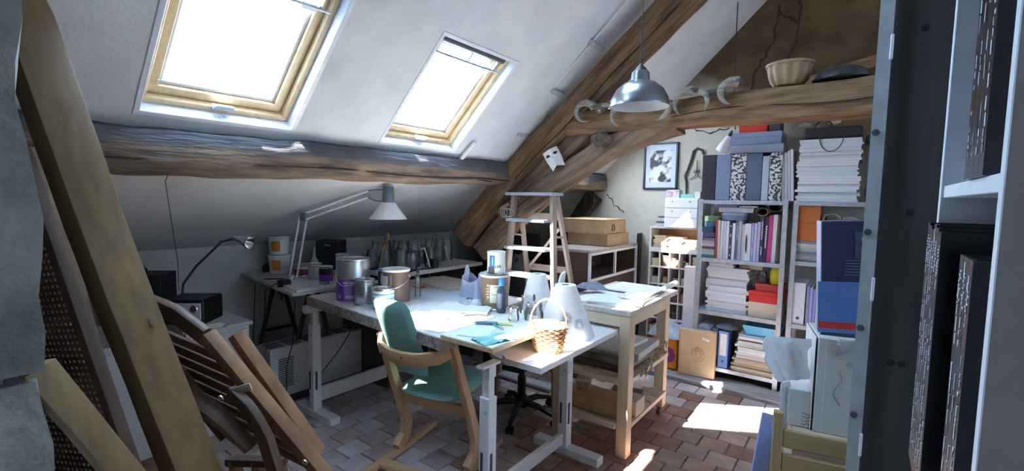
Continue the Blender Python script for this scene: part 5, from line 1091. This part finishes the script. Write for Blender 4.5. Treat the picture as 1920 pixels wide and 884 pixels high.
horn('slim pale horn pointing down, left of the metal pendant lamp', -1.30, 2.09, .075, 100, 235, .020)
horn('short dark horn just right of the curled left one', -1.42, 2.12, .06, 160, 40-360+250, .018)
horn('pale horn curving down to the left, below the pendant lamp edge', -1.08, 2.13, .085, 15, -95, .022, flip=1)
horn('large pale crescent horn right of the pendant lamp', -.885, 2.125, .085, 80, 225, .026)
horn('medium horn curving down, between the two large ones at the right', -.84, 2.13, .07, 80, -50, .020)
horn('thick ribbed horn at the right end of the row', -.645, 2.165, .065, 70, 260, .030)
def lump(name, label, c, d, m, seed, cat, par=None, amp=.25):
    b = MB(); bmesh.ops.create_icosphere(b.bm, subdivisions=3, radius=1)
    for v_ in b.bm.verts: v_.co = v_.co*(1 + amp*noise.noise(v_.co*1.8 + V((seed, 0, 0))) + amp*.4*noise.noise(v_.co*5 + V((0, seed, 0))))
    b.bm.transform(Matrix.Translation(c) @ Matrix.Diagonal((*d, 1))); return tag(b.build(name, m, None, loc=c, smooth=60), label, cat)
SK = mat('skull_dark', (.10, .085, .075), .8, scale=20)
lump('skull_fragment', 'dark skull fragment between the first horns on the tie beam', (-1.46, 2.91, 2.17), (.05, .035, .03), SK, 2, 'bone'); lump('skull_fragment', 'second dark skull fragment behind the pendant lamp', (-1.17, 2.92, 2.155), (.06, .03, .025), SK, 4, 'bone'); lump('skull_fragment', 'dark skull piece linking the right-hand horns', (-.745, 2.92, 2.185), (.06, .03, .022), SK, 6, 'bone')
lump('dried_nest', 'dark dried nest wedged between the tie beam and the curved brace', (-1.47, 2.94, 1.965), (.075, .05, .045), mat('nest', (.16, .12, .09), .95, col2=(.05, .04, .035), scale=40, bump=.6), 8, 'nest', amp=.5)
# white mask
mk = thing('carnival_mask', 'white half mask with eye holes hanging on the rafter', 'mask', (-1.86, 2.93, 1.85))
def maskf(u, v):
    a = (u-.5)*2.2; z = (v-.5)*.13; x = sin(a)*.066*(1-.35*max(0, .5-v)); y = -cos(a)*.045 - (.018*math.exp(-((a)/.3)**2)*(1 if v < .55 else .4))
    return V((x, y, z - .02*abs(a)*(1-v)))
b = MB(); b.grid(maskf, 20, 14, th=.002); b.bm.transform(Matrix.Translation((-1.845, 2.945, 1.85)) @ Matrix.Rotation(.35, 4, 'Z') @ Matrix.Rotation(-.5, 4, 'Y')); b.build('face', P('mask_white', (.76, .74, .70), .5), mk)
for s in (-1, 1):
    b = MB(); b.lathe([(.001, 0), (.013, 0), (.013, .003), (.001, .003)], seg=14, M=Matrix.Diagonal((1.3, .75, 1))); b.bm.transform(Matrix.Translation((-1.845, 2.945, 1.85)) @ Matrix.Rotation(.35, 4, 'Z') @ Matrix.Rotation(-.5, 4, 'Y') @ Matrix.Translation((s*.03, -.043, .025)) @ Matrix.Rotation(s*.5, 4, 'Z') @ Matrix.Rotation(pi/2, 4, 'X')); b.build('eye_hole', P('eye_dark', (.03, .025, .02), .8), mk)
tag(MB().lathe([(.001, -.022), (.018, -.012), (.02, .008), (.001, .02)], c=(-1.92, 2.93, 1.865), seg=10).build('red_nose', P('cork_brown', (.16, .06, .04), .8)), 'small dark brown knob beside the white mask', 'knob')
ROPE = P('rope_pale', (.55, .50, .44), .8); rc = thing('rope_coil', 'pale cord coiled on a peg left of the stepladder top', 'rope', (-2.25, 2.90, 1.44))
for k in range(3): MB().tube([V((-2.27+.03*k + (.035+.006*k)*cos(a), 2.90-.006*k, 1.44 + (.038-.004*k)*sin(a))) for a in [2*pi*j/20 for j in range(20)]], .0035, 5, closed=True).build('loop', ROPE, rc)
tag(MB().tube([(-2.33, 2.94, 1.47), (-2.23, 2.90, 1.505)], .014, 8).build('wooden_peg', LW), 'short wooden peg sticking out above the coiled cord', 'peg')
# cake mould and dark dish on the tie beam
km = thing('cake_mould', 'fluted terracotta cake mould sitting on the tie beam', 'mould', (-.39, 3.05, 2.196)); MB().lathe([(.055, 0), (.072, .004), (.092, .03), (.103, .07), (.108, .105), (.114, .112), (.114, .122), (.104, .122), (.097, .07), (.06, .012), (.001, .01)], seg=72, wave=lambda a: 1 + .035*cos(a*12), cap=False).build('bowl', mat('mould_clay', (.34, .23, .13), .55, col2=(.26, .17, .09), scale=10), km, world=False); MB().lathe([(.108, .108), (.119, .112), (.119, .124), (.108, .127)], seg=48, cap=False).build('rim', mat('mould_clay', (.5, .38, .24)), km, world=False)
dd = thing('dark_dish', 'dark domed dish lying upside down right of the cake mould', 'dish', (-.15, 3.05, 2.197)); MB().lathe([(.125, 0), (.122, .02), (.105, .05), (.07, .068), (.001, .075)], seg=32).build('dome', mat('dish_dark', (.055, .055, .06), .4, col2=(.03, .03, .035), scale=8, metal=.3), dd, world=False); MB().lathe([(.125, .0), (.131, .003), (.131, .010), (.123, .013)], seg=32, cap=False).build('rim', BLACK, dd, world=False)
# pendant lamp
pl = thing('pendant_lamp', 'brushed metal dome pendant lamp hanging before the tie beam', 'lamp', (-.775, 1.885, 1.935)); STL = mat('brushed_steel', (.34, .36, .38), .3, metal=.9, col2=(.28, .30, .32), scale=6, stretch=(1, 1, 30))
MB().lathe([(.150, 0), (.150, .008), (.142, .045), (.118, .088), (.082, .118), (.052, .13), (.048, .132), (.044, .175), (.036, .182), (.001, .183)], seg=40, cap=False).build('dome', STL, pl, world=False); MB().lathe([(.149, .001), (.141, .043), (.117, .086), (.08, .116), (.001, .128)], seg=40, cap=False).build('inner_shade', P('inner_white', (.80, .84, .88), .4), pl, world=False)
MB().lathe([(.037, .18), (.028, .195), (.010, .212), (.004, .222)], seg=20).build('cap', P('cap_black', (.02, .02, .02), .4), pl, world=False); MB().tube([(0, 0, .21), (0, 0, 1.78)], .0035, 6).build('cord', P('cord_dark', (.06, .04, .03), .7), pl, world=False)
b = MB(); b.lathe([(.001, .06), (.025, .065), (.03, .085), (.02, .11), (.018, .125)], seg=16); b.build('bulb', P('bulb_white', (.85, .85, .85), .3), pl, world=False)
pl.scale = (.80, .80, .80)

# ================================================================ LEFT SIDE: TIMBER PILE, FOLDED CHAIR, STEREO CORNER
def frame_board(pts, w_, t_, side, name, m, label=None, cat='plank', amp=.0015, ch=.08):
    o = MB().beam(pts, w_, t_, side=side, amp=amp, ch=ch, wob=.002, step=.12).build(name, m)
    return tag(o, label, cat) if label else o
PLK = mat('plank_ochre', (.20, .125, .05), .6, col2=(.12, .07, .028), scale=2.6, stretch=(9, 9, .8), bump=.06, detail=7, lo=.3, hi=.72)
frame_board([(-1.34, .648, .0), (-1.574, .508, .715), (-1.81, .367, 1.438), (-1.946, .245, 2.083), (-1.968, .222, 2.15)], .125, .07, (-.33, .944, 0), 'leaning_plank', PLK, 'wide ochre plank leaning up to the ceiling beside the stone jamb')
pk = bpy.data.objects['leaning_plank']
for (f, s) in ((.60, .12),):
    c = V((-1.715, .425, 1.15)); d = V((-.30, -.17, .9)).normalized(); a = V((-.33, .944, 0)); n_ = a.cross(d).normalized()
    if n_.x < 0: n_ = -n_
    b = MB(); R3 = Matrix((a, d, n_)).transposed(); b.lathe([(.001, 0), (.012, 0), (.009, .001), (.001, .0012)], seg=14, M=R3 @ Matrix.Diagonal((1, 1.5, 1)), c=c + a*(.2*s) + n_*.0378); b.build('knot', P('knot_brown', (.17, .11, .055), .7), pk)
frame_board([(-1.80, .50, .0), (-2.16, .26, 1.68)], .10, .05, (-.225, .974, 0), 'leaning_plank', mat('plank_dark', (.20, .13, .08), .7, col2=(.11, .07, .045), scale=3, stretch=(9, 9, .8)), 'narrower dark plank leaning behind the wide ochre plank')
frame_board([(-1.215, .70, .0), (-1.263, .275, .944), (-1.285, .155, 1.20)], .034, .055, (.6, .25, 0), 'short_board', pine('short_pine', 'z', (.36, .26, .14), (.24, .165, .09)), 'short yellowish board leaning low in front of the caned panel')
# caned panel
cp = thing('caned_panel', 'dark wooden panel with cane weave leaning beside the stone jamb', 'panel', (-1.4, .4, 0))
E0, E1 = V((-1.27, .49, 0)), V((-1.82, .222, 1.66)); wd = V((-.86, -.30, -.12)).normalized(); DWD = mat('panel_dark', (.085, .05, .032), .55, col2=(.05, .03, .02), scale=3, stretch=(9, 9, .8)); CANE = P('cane_dark', (.13, .08, .055), .7)
for f in (0, .46): MB().beam([E0 + wd*f, E1 + wd*f], .028, .03, side=wd, amp=0, wob=0, ch=.12, step=.5).build('stile', DWD, cp)
for f in (.02, .98): p = E0.lerp(E1, f); MB().beam([p, p + wd*.46], .03, .045, side=(E1-E0), amp=0, wob=0, ch=.12, step=.5).build('rail', DWD, cp)
b = MB(); L = (E1-E0)
for k in range(1, 24): b.beam([E0 + wd*(.46*k/24) + L*.03, E0 + wd*(.46*k/24) + L*.97], .010, .003, side=wd, amp=0, wob=0, step=3, ch=.1)
for k in range(1, 92): p = E0 + L*(.03+.94*k/92); b.beam([p + wd*.01, p + wd*.45], .010, .003, side=L, amp=0, wob=0, step=3, ch=.1)
o = b.build('cane_weave', CANE, cp, smooth=0); o['kind'] = 'stuff'
# folded teak garden chair
TK = mat('teak', (.33, .17, .08), .5, col2=(.20, .10, .05), scale=3, stretch=(5, 5, 1.2), bump=.05); TKD = mat('teak_dark', (.14, .075, .045), .5, col2=(.08, .045, .03), scale=3)
fc = thing('folding_chair', 'folded brown slatted garden chair leaning against the planks', 'chair', (-1.5, .9, 0))
S0, S1 = V((-1.791, .637, 1.063)), V((-1.01, 1.12, .01)); dirs = (S1-S0)
T0 = V((-2.28, .49, 1.155)); side_ = (S0-T0)
nrm = dirs.cross(side_).normalized()
MB().beam([S0, S1], .045, .05, side=nrm, amp=0, wob=0, ch=.1, step=.4).build('stile', TK, fc)
T1 = T0 + dirs*.5; MB().beam([T0, T1], .045, .05, side=nrm, amp=0, wob=0, ch=.1, step=.4).build('stile', TKD, fc)
MB().beam([T0 - dirs*.0 - V((0, 0, .02)), T0.lerp(S0, .3) + V((0, 0, .03)), T0.lerp(S0, .7) + V((0, 0, .03)), S0 - V((0, 0, .01))], .032, .075, side=nrm, amp=0, wob=0, ch=.3, step=.05).build('top_rail', TKD, fc)
for k in range(8):
    f = .085 + .050*k; MB().beam([T0 + dirs*f, S0 + dirs*f], .012, .034, side=nrm, amp=0, wob=0, ch=.1, step=.4).build('slat', TKD, fc)
R0, R1 = V((-1.805, .735, 1.04)), V((-1.55, .90, .61)); MB().beam([R0, R1], .045, .045, side=nrm, amp=0, wob=0, ch=.1, step=.4).build('rear_leg', TK, fc)
MB().beam([(-1.68, .665, .885), (-1.60, .69, .83), (-1.545, .71, .75), (-1.50, .72, .64), (-1.44, .75, .42), (-1.36, .80, .02)], .028, [.045, .06, .062, .06, .05, .045], side=nrm, amp=0, wob=0, ch=.15, step=.04).build('front_leg', TKD, fc)
b = MB(); b.beam([(-1.665, .655, .885), (-1.615, .70, .905)], .006, .026, side=nrm, amp=0, wob=0, ch=.1); b.build('hinge_plate', mat('brass_plate', (.55, .50, .38), .35, metal=.8), fc)
for c in ((-1.468, .825, .655), (-1.487, .705, .655), (-1.663, .648, .885)):
    b = MB(); b.lathe([(.001, 0), (.011, 0), (.011, .004), (.005, .006), (.001, .004)], c=V(c) + nrm*(-.03 if nrm.y > 0 else .03)*.8, seg=14, M=(nrm*(-1 if nrm.y > 0 else 1)).to_track_quat('Z', 'Y').to_matrix()); b.build('bolt', mat('brass_bolt', (.6, .55, .45), .3, metal=.9), fc)
MB().tube([(-1.98, .60, .90), (-1.812, .60, .84), (-1.70, .64, .79), (-1.60, .69, .70)], [.03, .036, .036, .028], 10, flat=.6).build('armrest', TKD, fc)
MB().tube([(-1.62, .66, .56), (-1.50, .72, .45), (-1.40, .80, .30)], .02, 8).build('stretcher', TKD, fc)
# second folded chair seat behind
fs = thing('folding_stool', 'second folded brown chair frame lying low behind the first one', 'chair', (-1.9, .9, 0))
for k in range(3): MB().beam([(-1.95+.09*k, .86+.05*k, .02), (-2.02+.09*k, .80+.05*k, .46)], .03, .045, side=(.8, .6, 0), amp=0, wob=0, ch=.1, step=.4).build('bar', TK, fs)
MB().beam([(-2.04, .79, .45), (-1.82, .91, .47)], .03, .045, side=(0, 0, 1), amp=0, wob=0, ch=.1, step=.4).build('bar', TKD, fs)
# white low cupboard with the stereo
cu = thing('low_cupboard', 'white low cupboard behind the timber pile carrying the stereo', 'cupboard', (-3.5, 1.0, 0)); CW = P('cupboard_white', (.66, .67, .70), .4)
MB().box((-3.52, .98, .34), (.54, .86, .68), b=.004).build('carcass', CW, cu)
for k in range(2):
    d = MB().box((-3.244, .77+.42*k, .36), (.016, .405, .60), b=.002).build('door', CW, cu); MB().box((-3.233, .94+.09*k, .50), (.012, .012, .10), b=.003).build('handle', GALV, d)
MB().box((-3.53, .98, .691), (.58, .90, .022), b=.003).build('cupboard_top', CW, cu)
pile(-3.42, -3.12, 1.10, .7025, .762, 5, MAGW, 'white booklet in the small pile under the silver stereo', 'booklets under the stereo', 'booklet', .012, .22, 'booklet')
st_ = thing('mini_stereo', 'small black stereo with a silver control face on the booklets', 'stereo', (-3.29, 1.10, .763), radians(42)); MB().box((0, .0, .075), (.24, .22, .15), b=.006).build('stereo_case', BLACK, st_, world=False); MB().box((0, -.113, .082), (.215, .008, .10), b=.003).build('face_panel', mat('stereo_silver', (.78, .76, .80), .3, col2=(.40, .38, .42), scale=10), st_, world=False)
for x in (-.01, .075): MB().lathe([(.024, 0), (.024, .014), (.02, .018), (.001, .018)], seg=18, M=Matrix.Rotation(pi/2, 3, 'X'), c=(x, -.116, .10)).build('dial', CHROME, st_, world=False)
MB().box((-.05, -.118, .06), (.09, .003, .012)).build('tuner_strip', P('tuner_dark', (.05, .05, .06), .3), st_, world=False)
speaker('loudspeaker', 'black loudspeaker on the white cupboard, left of the stereo', -3.66, .985, .7025, radians(48), .22, .20, .33)
tag(MB().lathe([(.001, 0), (.04, 0), (.042, .02), (.03, .035), (.001, .038)], c=(-3.72, .95, 1.034), seg=16).build('dark_cup', BLACK), 'small dark object on top of the left loudspeaker', 'cup')
gl = thing('gooseneck_lamp', 'chrome gooseneck lamp bending over beside the white tubs', 'lamp', (-3.47, 1.10, .7025))
MB().lathe([(.001, 0), (.05, 0), (.05, .02), (.02, .05), (.012, .20)], c=(-3.47, 1.10, .7025), seg=20).build('lamp_base', BLACK, gl)
MB().tube([(-3.47, 1.10, .88), (-3.44, 1.10, .97), (-3.36, 1.15, 1.09), (-3.29, 1.22, 1.19), (-3.24, 1.25, 1.245), (-3.19, 1.285, 1.262), (-3.15, 1.31, 1.265)], .008, 8).build('flexible_neck', mat('neck_dark', (.18, .17, .18), .3, metal=.8), gl)
Mg = Matrix.Rotation(radians(35), 3, 'Z') @ Matrix.Rotation(radians(105), 3, 'Y'); MB().lathe([(.016, -.05), (.020, -.045), (.022, 0), (.042, .035), (.05, .055), (.048, .055), (.04, .036), (.018, .004)], c=(-3.13, 1.325, 1.262), M=Mg, seg=24, cap=False).build('lamp_head', CHROME, gl); MB().lathe([(.001, -.052), (.017, -.05), (.017, 0)], c=(-3.135, 1.32, 1.262), M=Mg, seg=16).build('socket', CHROME, gl)
tag(MB().tube([(-2.262, .70, 1.66), (-2.48, .74, 1.6), (-2.80, .85, 1.45), (-3.2, 1.0, 1.15), (-3.46, 1.08, .93)], .0025, 5).build('hanging_wire', P('wire_grey', (.14, .13, .13), .7)), 'thin dark wire running from the purlin down to the stereo corner', 'wire')

# ================================================================ RIGHT SIDE: FOREGROUND
# white bookcase
bc = thing('white_bookcase', 'tall white bookcase at the right edge, close to the camera', 'bookcase', (.23, .78, 0)); BW = P('bookcase_white', (.72, .76, .82), .4)
for (n_, y) in (('side_panel', 1.0), ('side_panel', .572)): MB().box((.23, y, 1.25), (.28, .018, 2.5), b=.001).build(n_, BW, bc)
MB().box((.366, .786, 1.25), (.008, .41, 2.5)).build('back_panel', BW, bc)
for z in (.06, .42, .78, 1.14, 1.572, 2.02, 2.47): MB().box((.228, .786, z), (.268, .41, .018), b=.001).build('shelf_board', BW, bc)
b = MB()
for z in (1.50, 1.66, 1.34): b.cyl((.13, .9905, z), (.13, .9890, z), .004, seg=10)
b.build('peg_hole', P('hole_dark', (.05, .05, .05), .8), bc)
BK = P('spine_black', (.010, .011, .016), .25)
SPR = []
for sd_ in range(5):
    q = random.Random(sd_); b = MB(); z = .06
    while z < .94:
        h = q.choice((.012, .02, .035, .05)); 
        if q.random() < .8: b.box((q.uniform(-.12, .12), -.5015, z+h/2), (q.choice((.10, .14, .2)), .003, h))
        z += h + q.choice((.004, .008, .02))
    for k in range(10): b.box((q.uniform(-.25, .25), -.5015, .84+.012*k), (.22, .003, .006))
    SPR.append(b.mesh('spine_print', P('spine_text', (.55, .60, .68), .6), 0))
def near_book(y, z, t_, h, label, k, xoff=0):
    o = book(.078 + .11 + xoff, y, z, t_, .22, h, BK, label, 'black bound volumes in the bookcase', (0, 0, -pi/2), name='bound_volume'); inst('spine_print', SPR[k % 5], o); return o
y = .975
for k in range(6): near_book(y-.0135, 1.1495, .026, .375-.004*(k % 3), 'black bound volume with printed spine, %s from the far end of the lower compartment' % ORD[k], k); y -= .0275
for k in range(3): near_book(.735-.0285*k, 1.1495, .027, .345, 'black bound volume, %s of the three at the near end of the lower compartment' % ORD[k], k+2, .012)
for k in range(4): near_book(.76-.0285*k, 1.5815, .027, .40, 'black bound volume, %s from the far end of the upper compartment' % ORD[k], k+1, .012)
def hang(u, v): return (.085 - .004*sin(u*9) + .02*v, .995 - .10*u, 1.19 - .16*v*(.6+.4*u) + .01*sin(u*7+v*3))
tag(MB().grid(hang, 10, 6, th=.0008).build('plastic_sleeve', mat('sleeve_blue', (.45, .58, .66), .3, col2=(.2, .3, .36), scale=18)), 'pale blue plastic sleeve hanging from the shelf under the black volumes', 'sleeve')
# dark plank partition and the slotted steel upright
tb = tag(MB().box((.18, 1.80, 1.6), (.31, .03, 3.2), b=.002).build('dark_board', mat('board_green_black', (.055, .060, .058), .75, col2=(.030, .032, .032), scale=2.5, stretch=(8, 8, .7), bump=.1, detail=7)), 'tall dark stained board between the steel upright and the bookcase', 'board')
for (x, z) in ((.10, 2.05), (.10, 1.53), (.085, 1.08), (.11, 1.08), (.10, .72)):
    b = MB(); b.lathe([(.001, 0), (.010, 0), (.007, .001), (.001, .0012)], seg=14, M=Matrix.Rotation(pi/2, 3, 'X'), c=(x, 1.785, z)); b.build('knot', P('knot_black', (.012, .012, .012), .8), tb)
su = thing('steel_upright', 'pale slotted steel upright with bolts in front of the dark board', 'upright', (.01, 1.75, 0)); SG = mat('steel_pale', (.46, .52, .54), .45, metal=.3, col2=(.38, .43, .45), scale=14)
MB().box((.012, 1.75, 1.6), (.034, .003, 3.2)).build('front_flange', SG, su); MB().box((.0275, 1.766, 1.6), (.003, .034, 3.2)).build('side_flange', SG, su)
for k, z in enumerate((1.76, 1.47, 1.18, .91, .62)):
    b = MB(); b.cyl((.006, 1.748, z), (.006, 1.738, z), .010, seg=6); b.cyl((.006, 1.738, z), (.006, 1.734, z), .006, seg=8); b.build('bolt', mat('bolt_dark', (.16, .17, .18), .4, metal=.8), su)
for z in (1.30, .82, 2.0): MB().box((.028, 1.745, z), (.008, .012, .07), b=.002).build('clip', P('clip_white', (.70, .72, .74), .4), su)
# chair with boxes
ch = thing('slat_chair', 'pale pine ladder-back chair loaded with boxes, lower right', 'chair', (-.06, 2.04, 0), radians(12)); PC = pine('chair_pine', 'z', (.42, .30, .15), (.33, .23, .11)); PCX = pine('chair_pine_x', 'x', (.42, .30, .16), (.33, .23, .11))
for x in (-.165, .185):
    MB().box((x, 0, .38), (.034, .034, .76), b=.004).build('back_post', PC, ch, world=False); MB().box((x, .36, .22), (.034, .034, .44), b=.004).build('front_leg', PC, ch, world=False)
for z in (.66, .565, .34): MB().box((.01, -.005, z), (.316, .018, .07), b=.004).build('back_slat', PCX, ch, world=False)
MB().box((.02, .20, .45), (.34, .40, .022), b=.005).build('seat', PCX, ch, world=False)
for x in (-.165, .185): MB().box((x, .18, .25), (.02, .33, .03), b=.003).build('side_stretcher', PC, ch, world=False)
RZ = radians(12)
def loc_c(x, y, z): return V((-.06, 2.04, z)) + Matrix.Rotation(RZ, 3, 'Z') @ V((x, y, 0))
flatbox('open_carton', 'brown open cardboard carton resting on the pale chair seat', 'carton', loc_c(.04, .22, .4615), (.29, .30, .20), mat('carton_pale', (.50, .42, .33), .85, col2=(.42, .33, .25), scale=10), RZ)
t = flatbox('white_carton', 'white carton with handwriting left of the big grey carton', 'carton', loc_c(-.085, .20, .6625), (.075, .16, .15), P('carton_white2', (.66, .66, .64), .75), RZ)
b = MB()
for k in range(4): b.tube([V((.01+.008*j, -.0905, .06-.014*k + .004*sin(j*1.9+k))) for j in range(6)], .0012, 4)
b.build('handwriting', TXTD, t, world=False)
t = flatbox('big_carton', 'big pale grey carton with a torn patch standing on the chair', 'carton', loc_c(.08, .23, .6625), (.235, .26, .375), P('carton_grey', (.56, .55, .52), .8), RZ)
b = MB(); b.tube([V((-.045 + .012*sin(k*.9), -.1305, .25 - .016*k)) for k in range(9)], .003, 5); b.build('tear', P('tear_grey', (.36, .34, .31), .9), t, world=False); b = MB()
for k in range(26): b.box((-.09, -.1303, .02+.0135*k), (.0025, .001, .006))
b.build('perforation', P('perf_white', (.75, .75, .74), .8), t, world=False); MB().box((-.1255, 0, .1875), (.002, .25, .37)).build('white_side', PAPER, t, world=False)
t = thing('appliance_box', 'tall dark blue product box with a red stripe standing on the grey carton', 'box', loc_c(.05, .20, 1.038), RZ); Rt = Matrix.Rotation(radians(-3), 3, 'Y')
MB().box((.008, 0, .225), (.19, .10, .45), b=.003, rot=Rt).build('box_body', P('prod_navy', (.035, .04, .085), .3), t, world=False); MB().box((.003, -.0515, .115), (.188, .002, .20), rot=Rt).build('blue_panel', P('prod_blue', (.10, .20, .46), .3), t, world=False); MB().box((.004, -.0525, .045), (.178, .002, .026), rot=Rt).build('red_stripe', P('prod_red', (.55, .04, .03), .4), t, world=False); MB().box((-.0945+.008, 0, .225), (.003, .10, .44), rot=Rt).build('side_panel', P('prod_lilac', (.36, .38, .58), .35), t, world=False)
MB().box((.05, -.0525, .36), (.07, .002, .10), rot=Rt).build('picture_panel', P('prod_pic', (.07, .08, .13), .3), t, world=False)
for (s_, sz, x, z) in (('O', .05, .05, .38), ('E8', .035, .05, .335)):
    me = text_mesh(s_, sz, P('print_bluegrey', (.30, .36, .48), .5)); o = bpy.data.objects.new('lettering', me); COL.objects.link(o); o.parent = t; o.location = (x, -.0545, z); o.rotation_euler = (pi/2, 0, 0)
b = MB()
for k in range(6): b.box((.03, -.0527, .30-.011*k), (.08, .001, .0015), rot=Rt)
b.build('small_print', P('print_bluegrey', (.3, .36, .48), .5), t, world=False)
def pf(u, v):
    p = V((-.295, 2.12, 1.012)).lerp(V((-.135, 2.235, 1.0)), u).lerp(V((-.24, 2.13, .83)).lerp(V((-.13, 2.22, .84)), u), v)
    return p + V((-.5, -.6, .2))*(.035*abs(noise.noise(V((u*2.6, v*2.6, 2)))) + .02*abs(noise.noise(V((u*5, v*5, 5))))) + V((-.02, -.015, 0))*sin(v*3)
tag(MB().grid(pf, 18, 16, th=.001).build('crumpled_paper', P('paper_bluish', (.86, .87, .90), .8), smooth=12), 'big crumpled white paper sheet stuffed beside the grey carton', 'paper')
def pf2(u, v): p = pf(u*.35, 1) ; return p + V((.01, .0, -.26*v)) + V((-.4, -.5, 0))*(.02*noise.noise(V((u*5, v*5, 7))))
tag(MB().grid(pf2, 8, 12, th=.001).build('hanging_tissue', P('tissue_white', (.84, .85, .90), .7), smooth=25), 'white tissue trailing down from the crumpled paper', 'paper')
def wrapf(u, v):
    p = loc_c(.02 + .13*u, .095 - .012*sin(u*6+v*4), 1.045 - .11*v*(1-.5*abs(u-.5)))
    return p + V((-.5, -.7, 0))*(.012*abs(noise.noise(V((u*6, v*6, 3)))))
tag(MB().grid(wrapf, 14, 10, th=.0006).build('clear_wrap', glass('wrap_clear2', (.86, .88, .90), .12, .35), smooth=20), 'clear plastic wrap hanging over the front of the grey carton', 'wrapping')
tag(MB().beam([(-.262, 2.10, .70), (-.285, 2.0, .40), (-.32, 1.86, .005)], .06, .012, side=(.8, .6, 0), amp=0, wob=0, ch=.1).build('blue_board', P('board_lavender', (.26, .32, .58), .4)), 'lavender blue board leaning on the left side of the loaded chair', 'board')

dusty(MT['wrap_clear2'], .4, (.86, .88, .92)); dusty(MT['wrap_clear'], .35, (.82, .85, .92))
# printed marks and other bits too fine to pick apart singly
for o in bpy.data.objects:
    if o.name.split('.')[0] in ('spine_print', 'title_print', 'pierced_pattern', 'perforation', 'small_print', 'handwriting', 'drill_holes', 'flower', 'flower_print', 'burnt_emblem', 'lettering', 'weave', 'rim', 'printed_mark', 'scroll_work', 'slot', 'peg_hole'): 
        if o.parent is not None: o['kind'] = 'stuff'
